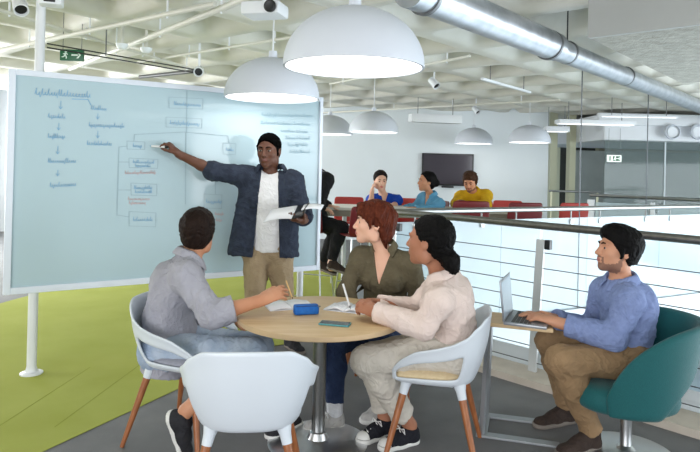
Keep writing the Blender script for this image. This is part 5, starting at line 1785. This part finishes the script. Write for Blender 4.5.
# --- man with the laptop
neck = at(621, 282, 3.34); pel = at(619, 355, 3.37)
P5 = Person('bearded man in blue shirt typing on the laptop in the teal chair', (pel[0], pel[1]), dict(
    pel=pel, neck=neck, head=at(617.5, 251, 3.32), face_t=(-0.97, -0.18, 0), face=(-1, -0.02, 0.16), face_h=(-1, -0.1, 0), bend=0.05,
    shL=at(629, 301, 3.18), shR=at(604, 292, 3.50),
    wrL=at(556, 322, 3.33), elL=at(614, 338, 3.17), wrR=at(546, 317, 3.50), elR=at(592, 330, 3.62),
    handL=dict(d=at(527, 313, 3.42) - at(556, 322, 3.33), n=(-0.1, 0.2, -1), w=(0.1, 0.9, 0.2), curl=(0.25, 0.3, 0.3, 0.3), thumb=(0.75, 0.6, -0.1)),
    handR=dict(d=at(522, 312, 3.52) - at(546, 317, 3.50), n=(-0.1, 0, -1), w=(0, -0.9, 0.2), curl=(0.25, 0.3, 0.3, 0.3), thumb=(0.75, 0.6, -0.1)),
    knL=at(560, 360, 3.18), knR=at(549, 341, 3.52), **dict(zip(('anL', 'toeL'), foot(atz(599, 447, 0), atz(556, 457, 0), 0.3))), **dict(zip(('anR', 'toeR'), foot(atz(574, 421, 0), atz(535, 428, 0), 0.3))), verbose=1, stubble=True), 'olive', g=1.03, hg=1.03, wide=0.90)
P5.shirt(CL['blue_shirt'], o=0.012, sleeve=(0.80, 0.80), hem=0.09, seed=31, folds=(0.004, 26), loose=0.013, cuff=0.006, fore_loose=0.014)
P5.trousers(CL['tan_chino'], o=0.010, o2=0.018, frac=(0.99, 0.99), seed=37, folds=(0.0042, 28))
P5.shoe('L', CL['shoe_brown'], CL['sole_grey'], atz(599, 447, 0), atz(556, 457, 0), L=0.30, high=0.11)
P5.shoe('R', CL['shoe_brown'], CL['sole_grey'], atz(574, 421, 0), atz(535, 428, 0), L=0.30, high=0.11)
def full_top(f, H, g):
    pl = hairline(H, g, (0.086, 0.072), (0.014, -0.015))
    f.ell(H.p(-0.018 * g, 0, 0.048 * g), H.ax, [0.116 * g, 0.090 * g, 0.095 * g], 0.0, clips=[pl])
    f.ell(H.p(-0.035 * g, 0, -0.015 * g), H.ax, [0.078 * g, 0.076 * g, 0.084 * g], 0.03, clips=[hairline(H, g, (0.02, 0.03), (-0.022, -0.04)), (H.p(0, 0, -0.080 * g), -H.U * 0.9 - H.F * 0.3)])
    f.ell(H.p(0.030 * g, 0, 0.092 * g), H.ax, [0.074 * g, 0.066 * g, 0.050 * g], 0.03, clips=[hairline(H, g, (0.094, 0.068), (0.05, 0.052))])
    for q in (-1, 1):
        f.cone(H.p(0.014 * g, 0.079 * q * g, 0.02 * g), H.p(0.012 * g, 0.078 * q * g, -0.03 * g), 0.012 * g, 0.007 * g, 0.01)
P5.hair(HR['black'], full_top, folds=(0.003, 110))
P5.brows(HR['black'], 0.0036)

# --- the far group behind the balustrade
H2 = 0.0075
neck = at(384.5, 196, 7.72); pel = at(384, 229, 7.86)
P6 = Person('woman in a royal blue top leaning her cheek on her hand at the bar table', (pel[0], pel[1]), dict(
    pel=pel, neck=neck, head=at(380.5, 181, 7.66), face_t=(-0.1, -1, 0), face=(0.15, -1, -0.12), face_h=(0, -1, 0), bend=0.03,
    wrR=at(372, 191.5, 7.58), elR=at(370.5, 206.5, 7.42), wrL=at(383, 207.5, 7.45), elL=at(394, 206, 7.58),
    handR=dict(d=(0.2, 0.2, 1), n=(0.9, 0.1, -0.2), w=(0, 1, -0.2), curl=(0.5, 0.5, 0.5, 0.5)), handL=dict(d=(-1, -0.2, 0), n=(0, 0, -1), w=(0, 1, 0)),
    anR=pel + np.array([-0.12, -0.36, -0.52]), anL=pel + np.array([0.12, -0.36, -0.52]), toeR=pel + np.array([-0.12, -0.54, -0.55]), toeL=pel + np.array([0.12, -0.54, -0.55])), 'fair', fem=True, g=1.02, hg=1.0, h=H2)
P6.shirt(CL['royal'], o=0.014, sleeve=(0, 0), up=0.75, hem=0.1, collar=False, v=(0.10, 0.03), seed=41, cuff=0)
P6.trousers(CL['dark_jeans'], seed=43)
for sd in 'LR':
    P6.shoe(sd, CL['shoe_dark'], CL['sole_grey'], P6.K['an' + sd] + np.array([0, 0.06, -0.09]), P6.K['an' + sd] + np.array([0, -0.19, -0.09]), L=0.25)
def tied(f, H, g):
    pl = hairline(H, g, (0.074, 0.088), (0.002, -0.012))
    f.ell(H.p(-0.018 * g, 0, 0.046 * g), H.ax, [0.112 * g, 0.090 * g, 0.094 * g], 0.0, clips=[pl])
    f.ell(H.p(-0.045 * g, 0, -0.015 * g), H.ax, [0.075 * g, 0.074 * g, 0.080 * g], 0.03, clips=[hairline(H, g, (0.02, 0.03), (-0.028, -0.05))])
    f.ell(H.p(-0.125 * g, 0.0, 0.0 * g), H.ax, [0.046 * g, 0.05 * g, 0.05 * g], 0.02)
P6.hair(HR['soft'], tied, h=0.006)
P6.brows(HR['black'], 0.003)

neck = at(431, 197, 7.55); pel = at(432, 229, 7.66)
P7 = Person('woman in a light blue shirt sitting in profile before the wall television', (pel[0], pel[1]), dict(
    pel=pel, neck=neck, head=at(426.5, 182, 7.52), face_t=(-0.85, -0.5, 0), face=(-1, -0.25, 0.08), face_h=(-0.8, -0.6, 0), bend=0.03,
    wrR=at(402, 209, 7.38), elR=at(415, 208, 7.6), wrL=at(410, 209, 7.22), elL=at(428, 209.5, 7.34),
    handR=dict(d=(-1, -0.1, 0), n=(0, 0, -1), w=(0, -1, 0)), handL=dict(d=(-1, 0.1, 0), n=(0, 0, -1), w=(0, 1, 0)),
    anR=pel + np.array([-0.34, -0.22, -0.52]), anL=pel + np.array([-0.22, -0.36, -0.52]), toeR=pel + np.array([-0.5, -0.32, -0.55]), toeL=pel + np.array([-0.38, -0.46, -0.55])), 'tan', fem=True, g=1.02, hg=1.0, h=H2)
P7.shirt(CL['light_blue'], o=0.014, sleeve=(0.7, 0.7), hem=0.1, v=(0.10, 0.03), seed=47)
P7.trousers(CL['light_jeans'], seed=49)
for sd in 'LR':
    P7.shoe(sd, CL['shoe_dark'], CL['sole_grey'], P7.K['an' + sd] + np.array([0.05, 0.04, -0.09]), P7.K['an' + sd] + np.array([-0.15, -0.12, -0.09]), L=0.25)
P7.hair(HR['black'], tied, h=0.006)
P7.brows(HR['black'], 0.003)

neck = at(473, 192, 7.75); pel = at(476, 228, 7.86)
P8 = Person('bearded man in a mustard yellow shirt bent over the bar table', (pel[0], pel[1]), dict(
    pel=pel, neck=neck, head=at(470, 182, 7.62), face_t=(-0.3, -1, 0), face=(-0.45, -1, -0.45), face_h=(-0.2, -1, 0), bend=0.06,
    wrR=at(461, 202, 7.40), elR=at(456, 203.5, 7.62), wrL=at(468, 203.5, 7.38), elL=at(486, 206, 7.50),
    handR=dict(d=(0.8, -0.5, 0), n=(0, 0, -1), w=(0.5, 0.8, 0)), handL=dict(d=(-1, -0.1, 0), n=(0, 0, -1), w=(0, 1, 0)),
    anR=pel + np.array([-0.14, -0.36, -0.52]), anL=pel + np.array([0.12, -0.36, -0.52]), toeR=pel + np.array([-0.16, -0.54, -0.55]), toeL=pel + np.array([0.12, -0.54, -0.55]), stubble=True), 'mid', g=1.0, hg=1.0, h=H2, wide=0.86)
P8.shirt(CL['yellow'], o=0.016, sleeve=(0.5, 0.5), hem=0.1, seed=53)
P8.trousers(CL['khaki'], seed=55)
for sd in 'LR':
    P8.shoe(sd, CL['shoe_dark'], CL['sole_grey'], P8.K['an' + sd] + np.array([0, 0.06, -0.09]), P8.K['an' + sd] + np.array([0, -0.2, -0.09]), L=0.27)
P8.hair(hairmat('brown_wavy_hair', S(54, 36, 26), S(80, 56, 40)), full_top, h=0.006, folds=(0.008, 50))
P8.brows(HR['brown'], 0.0034)

# --- person in black half hidden by the whiteboard
neck = at(316, 174, 6.75); pel = at(315, 221, 6.78)
P9 = Person('person in black clothes perched on a stool half hidden behind the whiteboard edge', (pel[0], pel[1]), dict(
    pel=pel, neck=neck, head=at(309, 160, 6.78), face_t=(0.75, 0.65, 0), face=(0.2, 0.95, 0.0), face_h=(0.9, -0.1, 0), bend=0.03,
    wrR=at(321, 208, 6.6), elR=at(319, 203, 6.45), wrL=at(330, 207, 7.0), elL=at(322, 205, 7.06),
    handR=dict(d=(0.9, 0.1, -0.2), n=(0, 0.2, -1), w=(0, 1, 0)), handL=dict(d=(0.9, 0, 0), n=(0, 0, -1), w=(0, -1, 0)),
    knR=at(342, 228, 6.62), anR=at(331, 263, 6.58), toeR=at(343, 272, 6.5), knL=at(337, 232, 6.86), anL=at(322, 264, 6.9), toeL=at(330, 272, 6.8)), 'fair', g=1.0, hg=1.0, h=H2)
P9.shirt(CL['black'], o=0.02, sleeve=(0.9, 0.9), hem=0.1, seed=57)
P9.trousers(CL['black'], o=0.014, frac=(0.92, 0.92), seed=59)
P9.shoe('R', CL['shoe_brown'], CL['sole_grey'], at(327, 268, 6.6), at(346, 274, 6.5), L=0.26)
P9.shoe('L', CL['shoe_brown'], CL['sole_grey'], at(318, 268, 6.92), at(334, 275, 6.8), L=0.26)
P9.hair(HR['brown'], lambda f, H, g: short_crop(f, H, g, 0.012, (0.08, 0.08), (0.01, 0.0), -0.07), h=0.006)
P9.brows(HR['brown'])

# ------------------------------------------------------------------ things held in hands
# marker in the presenter's right hand
a, b = Vector(at(149.5, 146, 4.60)), Vector(at(168, 147, 4.57))
mk = empty('marker_pen', (a + b) / 2, 0, 'white whiteboard marker in the right hand of the presenter', 'pen')
d_ = (b - a)
adopt(mk, MB().tube([a + d_ * 0.12, a + d_ * 0.85], 0.009, 12).build('marker_body', MT['pen_white']),
      MB().tube([a + d_ * 0.85, b], 0.0095, 12).build('marker_end', MT['black']),
      MB().tube([a, a + d_ * 0.12], [0.003, 0.007], 10).build('marker_tip', MT['ink_blue']))
# open magazine in his left hand
mc = at(291, 217, 4.47)
mg = empty('magazine', mc, 0.12, 'open white magazine with one dark page held by the presenter', 'magazine')
def sheet(P, name, m, th=0.004):
    g_ = MB(); g_.grid(P); return g_.build(name, m, mg, smooth=60, solid=th)
L_ = []; R_ = []; D_ = []
for i in range(10):
    t = i / 9
    L_.append([(-t * 0.20, -0.14 + 0.05 * t, 0.012 * math.sin(t * 3.1) - 0.035 * t + (0.0)), (-t * 0.19 + 0.05, 0.12, 0.075 - 0.03 * t)])
    a_ = t * 2.0
    R_.append([(0.005 + 0.085 * math.sin(a_), -0.14, 0.028 * (1 - math.cos(a_)) - 0.0 + 0.02 * t), (0.055 + 0.085 * math.sin(a_), 0.12, 0.075 + 0.02 * (1 - math.cos(a_)))])
    D_.append([(0.07 + t * 0.15, -0.09 + 0.05 * t, 0.058 + 0.012 * math.sin(t * 3.1)), (0.10 + t * 0.15, 0.10, 0.085 + 0.01 * math.sin(t * 3.1))])
sheet(L_, 'left_page', MT['paper'], 0.006)
sheet(R_, 'dark_page', MT['black'], 0.005)
sheet(D_, 'right_page', MT['paper'], 0.004)
# pen of the writing woman, pencil of the man in grey
a, b = Vector(at(350.5, 309, 3.19)), Vector(at(343, 284, 3.26))
pn = empty('pen', (a + b) / 2, 0, 'slim white pen in the hand of the woman in the pale blouse', 'pen')
adopt(pn, MB().tube([a.lerp(b, 0.12), b], 0.0055, 10).build('pen_barrel', MT['pen_white']), MB().tube([a, a.lerp(b, 0.12)], [0.0015, 0.005], 10).build('pen_tip', MT['grey_metal']))
a, b = Vector(at(293, 299.5, 3.26)), Vector(at(286, 280.5, 3.27))
pn = empty('pencil', (a + b) / 2, 0, 'thin pencil upright between the fingers of the man in the grey shirt', 'pencil')
adopt(pn, MB().tube([a.lerp(b, 0.12), b], 0.004, 6).build('pencil_barrel', MT['wood_pencil']), MB().tube([a, a.lerp(b, 0.12)], [0.001, 0.004], 8).build('pencil_tip', MT['black']))
